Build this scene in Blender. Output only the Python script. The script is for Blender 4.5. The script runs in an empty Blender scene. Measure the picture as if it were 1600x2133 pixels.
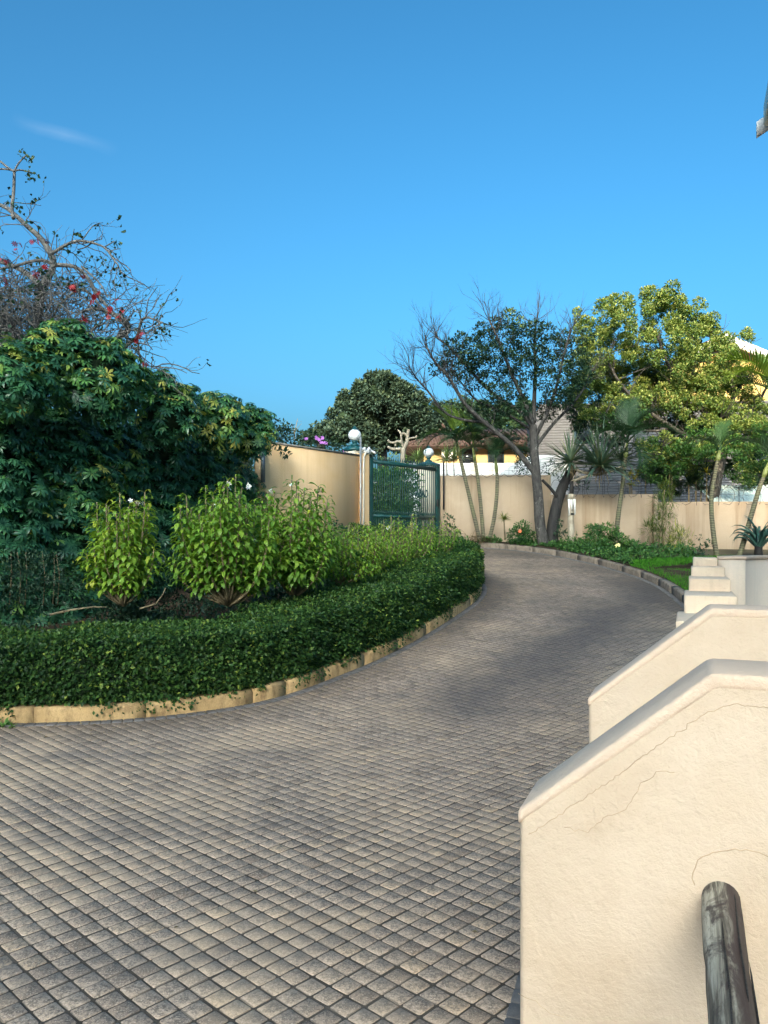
import bpy, math, random
import numpy as np
from mathutils import Vector, Matrix

random.seed(7)
RS = np.random.RandomState(11)
S = bpy.context.scene
COL = S.collection

# ------------------------------------------------------------------ camera, light, exposure
EYE = 1.9            # metres above the near driveway
F = 1600.0           # focal length in pixels of a 1600 x 2133 frame
HOR = 1135.0         # horizon row of that frame
SUN_EL = math.radians(20.0)
SUN_AZ = (-0.25, -0.968)          # horizontal direction from the scene towards the sun
cam_d = bpy.data.cameras.new('camera')
cam = bpy.data.objects.new('camera', cam_d)
COL.objects.link(cam)
cam.location = (0, 0, EYE)
cam.rotation_euler = (math.radians(90), 0, 0)
cam_d.sensor_fit = 'VERTICAL'
cam_d.sensor_height = 36.0
cam_d.lens = 36.0 * F / 2133.0
cam_d.shift_y = (HOR - 2133 / 2) / 2133.0
cam_d.clip_start = 0.05
cam_d.clip_end = 3000
S.camera = cam

world = bpy.data.worlds.new('World')
S.world = world
world.use_nodes = True
wn, wl = world.node_tree.nodes, world.node_tree.links
wn.clear()
sky = wn.new('ShaderNodeTexSky')
sky.sky_type = 'NISHITA'
sky.sun_disc = False
sky.sun_elevation = SUN_EL
sky.sun_rotation = math.atan2(SUN_AZ[0], SUN_AZ[1])
sky.altitude = 50
sky.air_density = 1.0
sky.dust_density = 7.5
sky.ozone_density = 5.0
bg = wn.new('ShaderNodeBackground')
bg.inputs['Strength'].default_value = 0.15
skg = wn.new('ShaderNodeGamma')          # a deeper, more contrasty clear evening sky, the whole dome alike
skg.inputs[1].default_value = 1.42
skt = wn.new('ShaderNodeMix'); skt.data_type = 'RGBA'; skt.blend_type = 'MULTIPLY'
skt.inputs[0].default_value = 1.0; skt.inputs[7].default_value = (.93, 1.02, .96, 1)
wo = wn.new('ShaderNodeOutputWorld')
wl.new(sky.outputs[0], skg.inputs[0])
skh = wn.new('ShaderNodeHueSaturation'); skh.inputs['Hue'].default_value = .481; skh.inputs['Saturation'].default_value = 1.06   # a cyan-leaning white balance for the whole dome
wl.new(skg.outputs[0], skh.inputs['Color']); wl.new(skh.outputs[0], skt.inputs[6])
# one faint wisp of high cloud, low in the sky to the left
wtc = wn.new('ShaderNodeTexCoord'); wsep = wn.new('ShaderNodeSeparateXYZ'); wl.new(wtc.outputs['Generated'], wsep.inputs[0])
def wm(op, a, b=None, c=None):
    m = wn.new('ShaderNodeMath'); m.operation = op
    for s_, v_ in zip(m.inputs, (a, b, c)):
        if v_ is None: continue
        if isinstance(v_, (int, float)): s_.default_value = v_
        else: wl.new(v_, s_)
    return m.outputs[0]
wy = wm('MAXIMUM', wsep.outputs[1], .05)
cu_, cw_ = wm('DIVIDE', wsep.outputs[0], wy), wm('DIVIDE', wsep.outputs[2], wy)
du_, dw_ = wm('SUBTRACT', cu_, -.415), wm('SUBTRACT', cw_, .536)
al_ = wm('ADD', wm('MULTIPLY', du_, .952), wm('MULTIPLY', dw_, -.305)); ac_ = wm('ADD', wm('MULTIPLY', du_, .305), wm('MULTIPLY', dw_, .952))
wnz = wn.new('ShaderNodeTexNoise'); wnz.inputs['Scale'].default_value = 14; wnz.inputs['Detail'].default_value = 6; wl.new(wtc.outputs['Generated'], wnz.inputs['Vector'])
ac_ = wm('ADD', ac_, wm('MULTIPLY', wm('SUBTRACT', wnz.outputs[0], .5), .022))
ma_ = wm('MAXIMUM', wm('SUBTRACT', 1.0, wm('ABSOLUTE', wm('DIVIDE', al_, .075))), 0.0)
mc_ = wm('MAXIMUM', wm('SUBTRACT', 1.0, wm('ABSOLUTE', wm('DIVIDE', ac_, .011))), 0.0)
fac_ = wm('MULTIPLY', wm('MULTIPLY', ma_, mc_), wm('MULTIPLY', wnz.outputs[0], .13))
wmx = wn.new('ShaderNodeMix'); wmx.data_type = 'RGBA'; wl.new(fac_, wmx.inputs[0]); wl.new(skt.outputs[2], wmx.inputs[6])
wmx.inputs[7].default_value = (6.0, 6.6, 7.0, 1)
wl.new(wmx.outputs[2], bg.inputs[0])
wl.new(bg.outputs[0], wo.inputs[0])

sun_d = bpy.data.lights.new('sun', 'SUN')
sun_d.energy = 5.0
sun_d.angle = math.radians(0.5)
sun_d.color = (1.0, 0.80, 0.52)
sun = bpy.data.objects.new('sun', sun_d)
COL.objects.link(sun)
_sd = Vector((-SUN_AZ[0] * math.cos(SUN_EL), -SUN_AZ[1] * math.cos(SUN_EL), -math.sin(SUN_EL)))
sun.rotation_euler = _sd.to_track_quat('-Z', 'Y').to_euler()
sun.location = (-8, -20, 30)

vs = S.view_settings
vs.view_transform = 'Standard'
vs.look = 'None'
vs.gamma = 1.0
vs.use_curve_mapping = False
vs.exposure = 0.58

# ------------------------------------------------------------------ helpers
def at(px, py, Y):
    """The point at distance Y metres in front of the lens that the photograph shows at (px, py)."""
    return Vector(((px - 800) * Y / F, Y, EYE + (HOR - py) * Y / F))

def ramp(y):
    """Height of the driveway: level near the house, then climbing to the gate."""
    y = np.asarray(y, dtype=float)
    s = 0.7
    yy = np.minimum(y, 24.5)
    return 0.125 * s * np.log1p(np.exp(np.clip((yy - 8.5) / s, -40, 40)))

def rz(y):
    return float(ramp(y))

def onroad(px, py):
    """Point of the driveway surface under a pixel."""
    v = (py - HOR) / F
    lo, hi = 1.0, 24.5
    for _ in range(50):
        m = (lo + hi) / 2
        if EYE - rz(m) > v * m: lo = m
        else: hi = m
    return Vector(((px - 800) * lo / F, lo, rz(lo)))

def prop(o, label=None, cat=None, group=None, kind=None):
    if label: o['label'] = label
    if cat: o['category'] = cat
    if group: o['group'] = group
    if kind: o['kind'] = kind
    return o

def thing(name, label, cat, loc, group=None, kind=None):
    o = bpy.data.objects.new(name, None)
    o.empty_display_size = 0.2
    COL.objects.link(o)
    o.location = loc
    return prop(o, label, cat, group, kind)

def link(name, me, parent=None):
    o = bpy.data.objects.new(name, me)
    COL.objects.link(o)
    if parent is not None:
        o.parent = parent
        if parent.type == 'EMPTY':
            o.location = -parent.location
    return o

def mesh_np(name, V, Fs, mat, tint=None, smooth=False):
    """V (n,3); Fs a list of (m,k) index arrays."""
    me = bpy.data.meshes.new(name)
    V = np.asarray(V, dtype=np.float32)
    me.vertices.add(len(V))
    me.vertices.foreach_set('co', V.ravel())
    Fs = [np.asarray(f, dtype=np.int32) for f in Fs if len(f)]
    loops = np.concatenate([f.ravel() for f in Fs])
    tot = np.concatenate([np.full(len(f), f.shape[1], dtype=np.int32) for f in Fs])
    start = np.concatenate([[0], np.cumsum(tot)[:-1]]).astype(np.int32)
    me.loops.add(len(loops))
    me.loops.foreach_set('vertex_index', loops)
    me.polygons.add(len(tot))
    me.polygons.foreach_set('loop_start', start)
    if smooth:
        me.polygons.foreach_set('use_smooth', np.ones(len(tot), dtype=bool))
    if tint is not None:
        a = me.attributes.new('tint', 'FLOAT', 'POINT')
        a.data.foreach_set('value', np.asarray(tint, dtype=np.float32))
    me.update(calc_edges=True)
    me.materials.append(mat)
    return me

class MB:
    """Collects boxes, tubes and prisms, in world coordinates, into one mesh."""
    def __init__(s):
        s.V, s.Q, s.T, s.n, s.N = [], [], [], 0, []
    def add(s, V, quads=(), tris=(), ngons=()):
        V = np.asarray(V, dtype=float)
        s.V.append(V)
        if len(quads): s.Q.append(np.asarray(quads, dtype=int) + s.n)
        if len(tris): s.T.append(np.asarray(tris, dtype=int) + s.n)
        for g in ngons: s.N.append(np.asarray([g], dtype=int) + s.n)
        s.n += len(V)
        return s
    def box(s, c, size, ax=(1, 0, 0), up=(0, 0, 1)):
        x = Vector(ax).normalized(); z = Vector(up).normalized()
        y = z.cross(x).normalized(); z = x.cross(y)
        c = Vector(c); hx, hy, hz = size[0] / 2, size[1] / 2, size[2] / 2
        V = [c + x * (a * hx) + y * (b * hy) + z * (d * hz) for d in (-1, 1) for a, b in ((-1, -1), (1, -1), (1, 1), (-1, 1))]
        return s.add(V, [(0, 3, 2, 1), (4, 5, 6, 7), (0, 1, 5, 4), (1, 2, 6, 5), (2, 3, 7, 6), (3, 0, 4, 7)])
    def tube(s, pts, rad, n=6, caps=True):
        pts = np.asarray([tuple(p) for p in pts], dtype=float)
        m = len(pts)
        rad = np.broadcast_to(np.asarray(rad, dtype=float), (m,))
        t = np.gradient(pts, axis=0)
        t /= np.linalg.norm(t, axis=1)[:, None] + 1e-9
        ref = np.array([0, 0, 1.0]) if abs(t[0][2]) < 0.9 else np.array([1.0, 0, 0])
        a = np.cross(t[0], ref); a /= np.linalg.norm(a)
        A = []
        for k in range(m):
            a = a - t[k] * a.dot(t[k])
            a /= np.linalg.norm(a) + 1e-9
            A.append(a)
        A = np.array(A); B = np.cross(t, A)
        th = np.arange(n) * 2 * math.pi / n
        V = pts[:, None, :] + rad[:, None, None] * (np.cos(th)[None, :, None] * A[:, None, :] + np.sin(th)[None, :, None] * B[:, None, :])
        i = np.arange(m - 1)[:, None] * n; j = np.arange(n)[None, :]; j2 = (j + 1) % n
        q = np.stack([i + j, i + j2, i + n + j2, i + n + j], -1).reshape(-1, 4)
        ng = [list(range(n))[::-1], list(range((m - 1) * n, m * n))] if caps else []
        return s.add(V.reshape(-1, 3), q, ngons=ng)
    def prism(s, poly, off):
        """A polygon (list of 3D points) pushed along the vector off."""
        k = len(poly); o = Vector(off)
        V = [Vector(p) for p in poly] + [Vector(p) + o for p in poly]
        q = [(i, (i + 1) % k, k + (i + 1) % k, k + i) for i in range(k)]
        return s.add(V, q, ngons=[list(range(k))[::-1], list(range(k, 2 * k))])
    def lathe(s, c, prof, n=20):
        """prof: list of (radius, height) turned round the vertical through c."""
        c = Vector(c)
        th = [i * 2 * math.pi / n for i in range(n)]
        V = [c + Vector((r * math.cos(a), r * math.sin(a), z)) for r, z in prof for a in th]
        m = len(prof)
        q = [(i * n + j, i * n + (j + 1) % n, (i + 1) * n + (j + 1) % n, (i + 1) * n + j) for i in range(m - 1) for j in range(n)]
        return s.add(V, q, ngons=[list(range(n))[::-1], list(range((m - 1) * n, m * n))])
    def mesh(s, name, mat, smooth=False, bevel=0, seg=2):
        by = {}
        for g in s.N: by.setdefault(g.shape[1], []).append(g)
        me = mesh_np(name, np.concatenate(s.V), s.Q + s.T + [np.concatenate(v) for v in by.values()], mat, smooth=smooth)
        if bevel:
            import bmesh
            bm = bmesh.new(); bm.from_mesh(me)
            bmesh.ops.remove_doubles(bm, verts=bm.verts, dist=1e-5)
            bmesh.ops.recalc_face_normals(bm, faces=bm.faces)
            ed = [e for e in bm.edges if len(e.link_faces) == 2 and e.calc_face_angle() > 0.3]
            bmesh.ops.bevel(bm, geom=ed, offset=bevel, segments=seg, affect='EDGES', profile=0.5, clamp_overlap=True)
            for f in bm.faces: f.smooth = True
            bm.to_mesh(me); bm.free()
            try: me.set_sharp_from_angle(angle=math.radians(50))
            except Exception: pass
        return me
    def obj(s, name, mat, parent=None, **k):
        return link(name, s.mesh(name, mat, **k), parent)

def unit(a):
    a = np.asarray(a, dtype=float)
    return a / (np.linalg.norm(a, axis=-1, keepdims=True) + 1e-9)

def frames(D, U):
    """Rotation matrices whose columns are D (length), side, normal near U."""
    x = unit(D); y = unit(np.cross(U, x)); z = np.cross(x, y)
    return np.stack([x, y, z], -1)

def scatter(tV, tF, M, T, tint):
    """Copies of a template: M (N,3,3), T (N,3), tint (N,). Returns V, [F...], per-vertex tint."""
    n = len(tV); N = len(T)
    V = np.einsum('nij,vj->nvi', M, tV) + T[:, None, :]
    off = (np.arange(N) * n)[:, None, None]
    Fs = [(np.asarray(f)[None] + off).reshape(-1, np.asarray(f).shape[1]) for f in tF]
    return V.reshape(-1, 3), Fs, np.repeat(tint, n)

class Cloud:
    """Gathers scattered leaves into one mesh."""
    def __init__(s): s.V, s.F, s.t, s.n = [], [], [], 0
    def add(s, tpl, M, T, tint):
        if not len(T): return
        V, Fs, t = scatter(tpl[0], tpl[1], M, np.asarray(T), np.asarray(tint))
        s.V.append(V); s.t.append(t); s.F += [f + s.n for f in Fs]; s.n += len(V)
    def obj(s, name, mat, parent=None, kind='stuff', smooth=False):
        o = link(name, mesh_np(name, np.concatenate(s.V), s.F, mat, np.concatenate(s.t), smooth), parent)
        if kind: o['kind'] = kind
        return o

def leaf2(w, fold=0.18):
    """A leaf of unit length folded on its midrib: two triangles."""
    return (np.array([(0, 0, 0), (.5, w / 2, fold * w), (1, 0, -.06), (.5, -w / 2, fold * w)]), [np.array([(0, 2, 1), (0, 3, 2)])])

def leaf8(w, droop=0.35, fold=0.2, widest=0.6):
    """A curved leaf of unit length: eight triangles."""
    xs = [0, widest * .55, widest, 1.0]
    zz = [0, -droop * .12, -droop * .38, -droop]
    ww = [0, w * .36, w * .5, 0]
    V = [(0, 0, 0)]
    for k in (1, 2):
        V += [(xs[k], ww[k], zz[k] + fold * ww[k]), (xs[k], 0, zz[k]), (xs[k], -ww[k], zz[k] + fold * ww[k])]
    V += [(xs[3] - droop * .1, 0, zz[3])]
    return (np.array(V), [np.array([(0, 2, 1), (0, 3, 2), (4, 5, 7), (5, 6, 7)]), np.array([(1, 2, 5, 4), (2, 3, 6, 5)])])

def merge_tpl(tpls):
    V, F3, F4, n = [], [], [], 0
    for v, fs in tpls:
        V.append(v)
        for f in fs: (F3 if f.shape[1] == 3 else F4).append(f + n)
        n += len(v)
    return (np.concatenate(V), [np.concatenate(x) for x in (F3, F4) if x])

def place(name, me, M, T, parent):
    """One shared-mesh part, its frame M (3x3, scaled) and position T in world space."""
    o = bpy.data.objects.new(name, me)
    COL.objects.link(o)
    m = Matrix([list(map(float, r)) for r in M]).to_4x4()
    t = Vector([float(x) for x in T])
    if parent is not None:
        o.parent = parent
        if parent.type == 'EMPTY': t = t - parent.location
    m.translation = t
    o.matrix_basis = m
    return o

def rdir(n, up=0.0):
    a = RS.normal(size=(n, 3)); a[:, 2] += up
    return unit(a)

def wob(P, s, seed=0):
    """A cheap smooth 3D wobble in -1..1."""
    x, y, z = P[..., 0] * s, P[..., 1] * s, P[..., 2] * s
    return (np.sin(x * 1.3 + y * .7 + seed) + np.sin(y * 1.7 - z * 1.1 + seed * 2.1) + np.sin(z * 1.9 + x * .9 - seed * .7)) / 3

def resample(P, step):
    P = np.asarray([tuple(p) for p in P], dtype=float)
    for _ in range(2):          # Chaikin corner cutting
        Q = np.empty((2 * len(P) - 2, 3))
        Q[0::2] = .75 * P[:-1] + .25 * P[1:]; Q[1::2] = .25 * P[:-1] + .75 * P[1:]
        P = np.concatenate([P[:1], Q, P[-1:]])
    L = np.concatenate([[0], np.cumsum(np.linalg.norm(np.diff(P[:, :2], axis=0), axis=1))])
    n = max(2, int(L[-1] / step) + 1)
    t = np.linspace(0, L[-1], n)
    return np.stack([np.interp(t, L, P[:, k]) for k in range(3)], 1), t

# ------------------------------------------------------------------ materials
def new_mat(name):
    m = bpy.data.materials.new(name); m.use_nodes = True
    N, L = m.node_tree.nodes, m.node_tree.links
    N.clear()
    out = N.new('ShaderNodeOutputMaterial'); b = N.new('ShaderNodeBsdfPrincipled')
    L.new(b.outputs[0], out.inputs[0])
    return m, N, L, b, out

def ramp_node(N, stops):
    r = N.new('ShaderNodeValToRGB')
    e = r.color_ramp.elements
    while len(e) < len(stops): e.new(0.5)
    for el, (p, c) in zip(e, stops):
        el.position = p; el.color = (c[0], c[1], c[2], 1) if not isinstance(c, (int, float)) else (c, c, c, 1)
    return r

def noise(N, L, scale, detail=4, rough=.55, vec=None, dist=0.0):
    n = N.new('ShaderNodeTexNoise'); n.inputs['Scale'].default_value = scale
    n.inputs['Detail'].default_value = detail; n.inputs['Roughness'].default_value = rough
    n.inputs['Distortion'].default_value = dist
    if vec is not None: L.new(vec, n.inputs['Vector'])
    return n

def coords(N, L, scale=(1, 1, 1), rot=(0, 0, 0)):
    tc = N.new('ShaderNodeTexCoord'); mp = N.new('ShaderNodeMapping')
    mp.inputs['Scale'].default_value = scale; mp.inputs['Rotation'].default_value = rot
    L.new(tc.outputs['Object'], mp.inputs[0])
    return mp.outputs[0]

def mix(N, L, fac, a, b, mode='MIX'):
    m = N.new('ShaderNodeMix'); m.data_type = 'RGBA'; m.blend_type = mode
    for s, v in ((m.inputs[0], fac), (m.inputs[6], a), (m.inputs[7], b)):
        if isinstance(v, (int, float)): s.default_value = v
        elif isinstance(v, tuple): s.default_value = (v[0], v[1], v[2], 1)
        else: L.new(v, s)
    return m.outputs[2]

def maprange(N, L, v, a, b, c=0.0, d=1.0):
    m = N.new('ShaderNodeMapRange')
    for i, x in zip((1, 2, 3, 4), (a, b, c, d)): m.inputs[i].default_value = x
    L.new(v, m.inputs[0])
    return m.outputs[0]

def bump(N, L, b, h, strength, dist):
    k = N.new('ShaderNodeBump'); k.inputs['Strength'].default_value = strength; k.inputs['Distance'].default_value = dist
    L.new(h, k.inputs['Height'])
    L.new(k.outputs[0], b.inputs['Normal'])
    return k

def math_n(N, L, op, a, b=None):
    m = N.new('ShaderNodeMath'); m.operation = op
    for s, v in zip(m.inputs, (a, b)):
        if v is None: continue
        if isinstance(v, (int, float)): s.default_value = v
        else: L.new(v, s)
    return m.outputs[0]

def leaf_mat(name, stops, rough=.42, trans=.3, spec=.4):
    m, N, L, b, out = new_mat(name)
    a = N.new('ShaderNodeAttribute'); a.attribute_name = 'tint'
    r = ramp_node(N, stops)
    L.new(a.outputs['Fac'], r.inputs[0])
    L.new(r.outputs[0], b.inputs['Base Color'])
    b.inputs['Roughness'].default_value = rough
    b.inputs['Specular IOR Level'].default_value = spec
    t = N.new('ShaderNodeBsdfTranslucent')
    g = mix(N, L, 1.0, r.outputs[0], (1.25, 1.2, .55), 'MULTIPLY')
    L.new(g, t.inputs[0])
    ms = N.new('ShaderNodeMixShader'); ms.inputs[0].default_value = trans
    L.new(b.outputs[0], ms.inputs[1]); L.new(t.outputs[0], ms.inputs[2]); L.new(ms.outputs[0], out.inputs[0])
    return m

def plain_mat(name, col, rough=.6, var=.15, scale=6, spec=.4, metal=0, bmp=0.0, bscale=40):
    m, N, L, b, out = new_mat(name)
    v = coords(N, L)
    n = noise(N, L, scale, 5, .6, v)
    lo = tuple(c * (1 - var) for c in col); hi = tuple(min(1, c * (1 + var)) for c in col)
    r = ramp_node(N, [(.3, lo), (.7, hi)])
    L.new(n.outputs[0], r.inputs[0]); L.new(r.outputs[0], b.inputs['Base Color'])
    b.inputs['Roughness'].default_value = rough; b.inputs['Specular IOR Level'].default_value = spec
    b.inputs['Metallic'].default_value = metal
    if bmp:
        n2 = noise(N, L, bscale, 5, .6, v)
        bump(N, L, b, n2.outputs[0], bmp, .01)
    return m

def bark_mat(name, dark, light, sx=1.0, sz=.2, scale=14, bmp=.7, lichen=None):
    m, N, L, b, out = new_mat(name)
    v = coords(N, L, (sx, sx, sz))
    n = noise(N, L, scale, 6, .65, v, .4)
    r = ramp_node(N, [(.32, dark), (.68, light)])
    L.new(n.outputs[0], r.inputs[0]); L.new(r.outputs[0], b.inputs['Base Color'])
    b.inputs['Roughness'].default_value = .85
    if lichen:
        n2 = noise(N, L, 7, 6, .75, coords(N, L, (1, 1, .7)))
        c = mix(N, L, maprange(N, L, n2.outputs[0], .56, .64, 0, .85), r.outputs[0], lichen)
        L.new(c, b.inputs['Base Color'])
    bump(N, L, b, n.outputs[0], bmp, .02)
    return m

def wall_mat(name, base, pale, stain, stain_amt=.5, top=None, rough=.85, bscale=30, bstr=.35, streak=2.2):
    """Painted plaster with rain streaks and blotches."""
    m, N, L, b, out = new_mat(name)
    v = coords(N, L)
    n1 = noise(N, L, 1.1, 5, .6, v)
    c = mix(N, L, maprange(N, L, n1.outputs[0], .35, .7), base, pale)
    vs_ = coords(N, L, (streak, streak, .12))
    n2 = noise(N, L, 1.6, 6, .65, vs_)
    f = maprange(N, L, n2.outputs[0], .48, .68, 0, stain_amt * .8)
    c = mix(N, L, f, c, stain)
    n3 = noise(N, L, .55, 4, .6, v)
    c = mix(N, L, maprange(N, L, n3.outputs[0], .50, .72, 0, stain_amt * .8), c, stain)
    n4 = noise(N, L, 60, 3, .6, v)
    c = mix(N, L, maprange(N, L, n4.outputs[0], .4, .75, 0, .12), c, stain)
    L.new(c, b.inputs['Base Color'])
    b.inputs['Roughness'].default_value = rough; b.inputs['Specular IOR Level'].default_value = .25
    nb = noise(N, L, bscale, 6, .6, v)
    bump(N, L, b, nb.outputs[0], bstr, .02)
    return m

# near parapets: thick brushed cream plaster
def render_mat(name, base, pale, dirt, amt=.25):
    m, N, L, b, out = new_mat(name)
    v = coords(N, L)
    n1 = noise(N, L, 2.3, 6, .6, v)
    c = mix(N, L, maprange(N, L, n1.outputs[0], .35, .68), base, pale)
    n2 = noise(N, L, 9, 7, .7, v, .6)
    c = mix(N, L, maprange(N, L, n2.outputs[0], .56, .74, 0, amt), c, dirt)
    vs_ = coords(N, L, (5, 5, .35))
    n5 = noise(N, L, 1.7, 5, .6, vs_)
    c = mix(N, L, maprange(N, L, n5.outputs[0], .55, .8, 0, amt * .7), c, dirt)
    L.new(c, b.inputs['Base Color'])
    b.inputs['Roughness'].default_value = .8; b.inputs['Specular IOR Level'].default_value = .25
    a = noise(N, L, 8, 8, .68, v, .25)
    d = noise(N, L, 42, 5, .6, v, .3)
    e = noise(N, L, 150, 3, .5, v)
    vx = N.new('ShaderNodeTexVoronoi'); vx.feature = 'DISTANCE_TO_EDGE'; vx.inputs['Scale'].default_value = 9
    nv = noise(N, L, 6, 4, .6, v)
    ad = N.new('ShaderNodeVectorMath'); ad.operation = 'ADD'
    L.new(v, ad.inputs[0]); L.new(nv.outputs['Color'], ad.inputs[1]); L.new(ad.outputs[0], vx.inputs['Vector'])
    h = math_n(N, L, 'MULTIPLY', a.outputs[0], 1.0)
    h = math_n(N, L, 'ADD', h, math_n(N, L, 'MULTIPLY', d.outputs[0], .28))
    h = math_n(N, L, 'ADD', h, math_n(N, L, 'MULTIPLY', e.outputs[0], .07))
    h = math_n(N, L, 'ADD', h, math_n(N, L, 'MULTIPLY', maprange(N, L, vx.outputs[0], 0, .06), .03))
    bump(N, L, b, h, .6, .022)
    return m

PITCH = 0.106
GRID = math.radians(46.5)

def paver_mat():
    m, N, L, b, out = new_mat('concrete_paver')
    g = N.new('ShaderNodeNewGeometry')
    mp = N.new('ShaderNodeMapping'); mp.inputs['Rotation'].default_value = (0, 0, -GRID)
    mp.inputs['Scale'].default_value = (1 / PITCH, 1 / PITCH, 0)
    mp.vector_type = 'POINT'
    L.new(g.outputs['Position'], mp.inputs[0])
    # mapping applies scale before rotation; the scale is even so the order does not matter
    fl = N.new('ShaderNodeVectorMath'); fl.operation = 'FLOOR'; L.new(mp.outputs[0], fl.inputs[0])
    wn_ = N.new('ShaderNodeTexWhiteNoise'); wn_.noise_dimensions = '3D'; L.new(fl.outputs[0], wn_.inputs['Vector'])
    r = ramp_node(N, [(0, (.26, .185, .135)), (.15, (.39, .285, .21)), (.5, (.445, .33, .245)), (.85, (.51, .375, .275)), (1, (.57, .40, .26))])
    L.new(wn_.outputs['Value'], r.inputs[0])
    pos = g.outputs['Position']
    # edges of each cobble are rubbed paler than its pitted middle
    fr = N.new('ShaderNodeVectorMath'); fr.operation = 'FRACTION'; L.new(mp.outputs[0], fr.inputs[0])
    sx = N.new('ShaderNodeSeparateXYZ'); L.new(fr.outputs[0], sx.inputs[0])
    ex = math_n(N, L, 'ABSOLUTE', math_n(N, L, 'SUBTRACT', sx.outputs[0], .5)); ey = math_n(N, L, 'ABSOLUTE', math_n(N, L, 'SUBTRACT', sx.outputs[1], .5))
    emax = math_n(N, L, 'MAXIMUM', ex, ey)
    rim = maprange(N, L, emax, .24, .40)
    # worn exposed-aggregate speckle
    n1 = noise(N, L, 62, 5, .78, pos)
    pit = math_n(N, L, 'SUBTRACT', n1.outputs[0], math_n(N, L, 'MULTIPLY', rim, .06))
    c = mix(N, L, maprange(N, L, pit, .40, .56, 0, .8), r.outputs[0], (.095, .078, .064))
    n1b = noise(N, L, 120, 2, .6, pos)
    c = mix(N, L, maprange(N, L, n1b.outputs[0], .55, .66, 0, .8), c, (.62, .48, .37))
    # broad dusty and oily patches worn in by cars
    n2 = noise(N, L, .55, 5, .6, pos, .5)
    c = mix(N, L, maprange(N, L, n2.outputs[0], .48, .66, 0, .65), c, (.60, .43, .285))
    mp2 = N.new('ShaderNodeMapping'); mp2.inputs['Rotation'].default_value = (0, 0, math.radians(-62)); mp2.inputs['Scale'].default_value = (.22, 1.0, 1)
    L.new(pos, mp2.inputs[0])
    n3 = noise(N, L, .8, 5, .6, mp2.outputs[0], .6)
    c = mix(N, L, maprange(N, L, n3.outputs[0], .55, .72, 0, .5), c, (.095, .092, .095))
    # the oily lane worn up the bend
    la, lb = onroad(900, 1500), onroad(1340, 1245)
    dl = (lb - la); la_ = math.atan2(dl.y, dl.x)
    mp3 = N.new('ShaderNodeMapping'); mp3.vector_type = 'TEXTURE'; mp3.inputs['Location'].default_value = (la.x, la.y, 0); mp3.inputs['Rotation'].default_value = (0, 0, la_)
    L.new(pos, mp3.inputs[0])
    s3 = N.new('ShaderNodeSeparateXYZ'); L.new(mp3.outputs[0], s3.inputs[0])
    n5 = noise(N, L, 1.6, 5, .6, pos, .3)
    wy = math_n(N, L, 'ADD', math_n(N, L, 'ABSOLUTE', s3.outputs[1]), math_n(N, L, 'MULTIPLY', math_n(N, L, 'SUBTRACT', n5.outputs[0], .5), 1.5))
    lane = math_n(N, L, 'MULTIPLY', maprange(N, L, wy, 1.15, .15), maprange(N, L, s3.outputs[0], -.6, .8))
    c = mix(N, L, math_n(N, L, 'MULTIPLY', lane, .72), c, (.07, .064, .066))
    n4 = noise(N, L, 5, 5, .65, pos)
    c = mix(N, L, maprange(N, L, n4.outputs[0], .54, .72, 0, .35), c, (.12, .115, .11))
    # dirt packed against the joints
    n6 = noise(N, L, 30, 3, .6, pos)
    ej = math_n(N, L, 'ADD', emax, math_n(N, L, 'MULTIPLY', math_n(N, L, 'SUBTRACT', n6.outputs[0], .5), .05))
    c = mix(N, L, maprange(N, L, ej, .435, .470, 0, .85), c, (.115, .092, .074))
    # painted shade along the kerbs plus tyre dirt round the bend, stored per cobble
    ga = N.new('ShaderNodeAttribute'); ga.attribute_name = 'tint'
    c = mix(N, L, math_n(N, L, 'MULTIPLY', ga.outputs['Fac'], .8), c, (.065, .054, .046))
    L.new(c, b.inputs['Base Color'])
    b.inputs['Roughness'].default_value = .8; b.inputs['Specular IOR Level'].default_value = .3
    h = math_n(N, L, 'ADD', math_n(N, L, 'MULTIPLY', n1.outputs[0], 1.0), math_n(N, L, 'MULTIPLY', n1b.outputs[0], .5))
    bump(N, L, b, h, .35, .003)
    return m

def kerb_mat(name, a_, b_, dark):
    m, N, L, b, out = new_mat(name)
    v = coords(N, L)
    n1 = noise(N, L, 3, 6, .65, v)
    c = mix(N, L, maprange(N, L, n1.outputs[0], .3, .7), a_, b_)
    n2 = noise(N, L, 11, 6, .7, coords(N, L, (1, 1, .5)))
    c = mix(N, L, maprange(N, L, n2.outputs[0], .47, .66, 0, .75), c, dark)
    n3 = noise(N, L, 110, 3, .6, v)
    c = mix(N, L, maprange(N, L, n3.outputs[0], .5, .7, 0, .45), c, dark)
    L.new(c, b.inputs['Base Color'])
    b.inputs['Roughness'].default_value = .9
    bump(N, L, b, n3.outputs[0], .6, .006)
    return m

def siding_mat():
    m, N, L, b, out = new_mat('painted_block')
    v = coords(N, L)
    n1 = noise(N, L, .7, 5, .6, v)
    c = mix(N, L, maprange(N, L, n1.outputs[0], .3, .7), (.115, .115, .12), (.155, .155, .16))
    n2 = noise(N, L, 2.0, 5, .6, coords(N, L, (1, 1, .15)))
    c = mix(N, L, maprange(N, L, n2.outputs[0], .55, .8, 0, .5), c, (.3, .3, .3))
    L.new(c, b.inputs['Base Color']); b.inputs['Roughness'].default_value = .8
    return m

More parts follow.
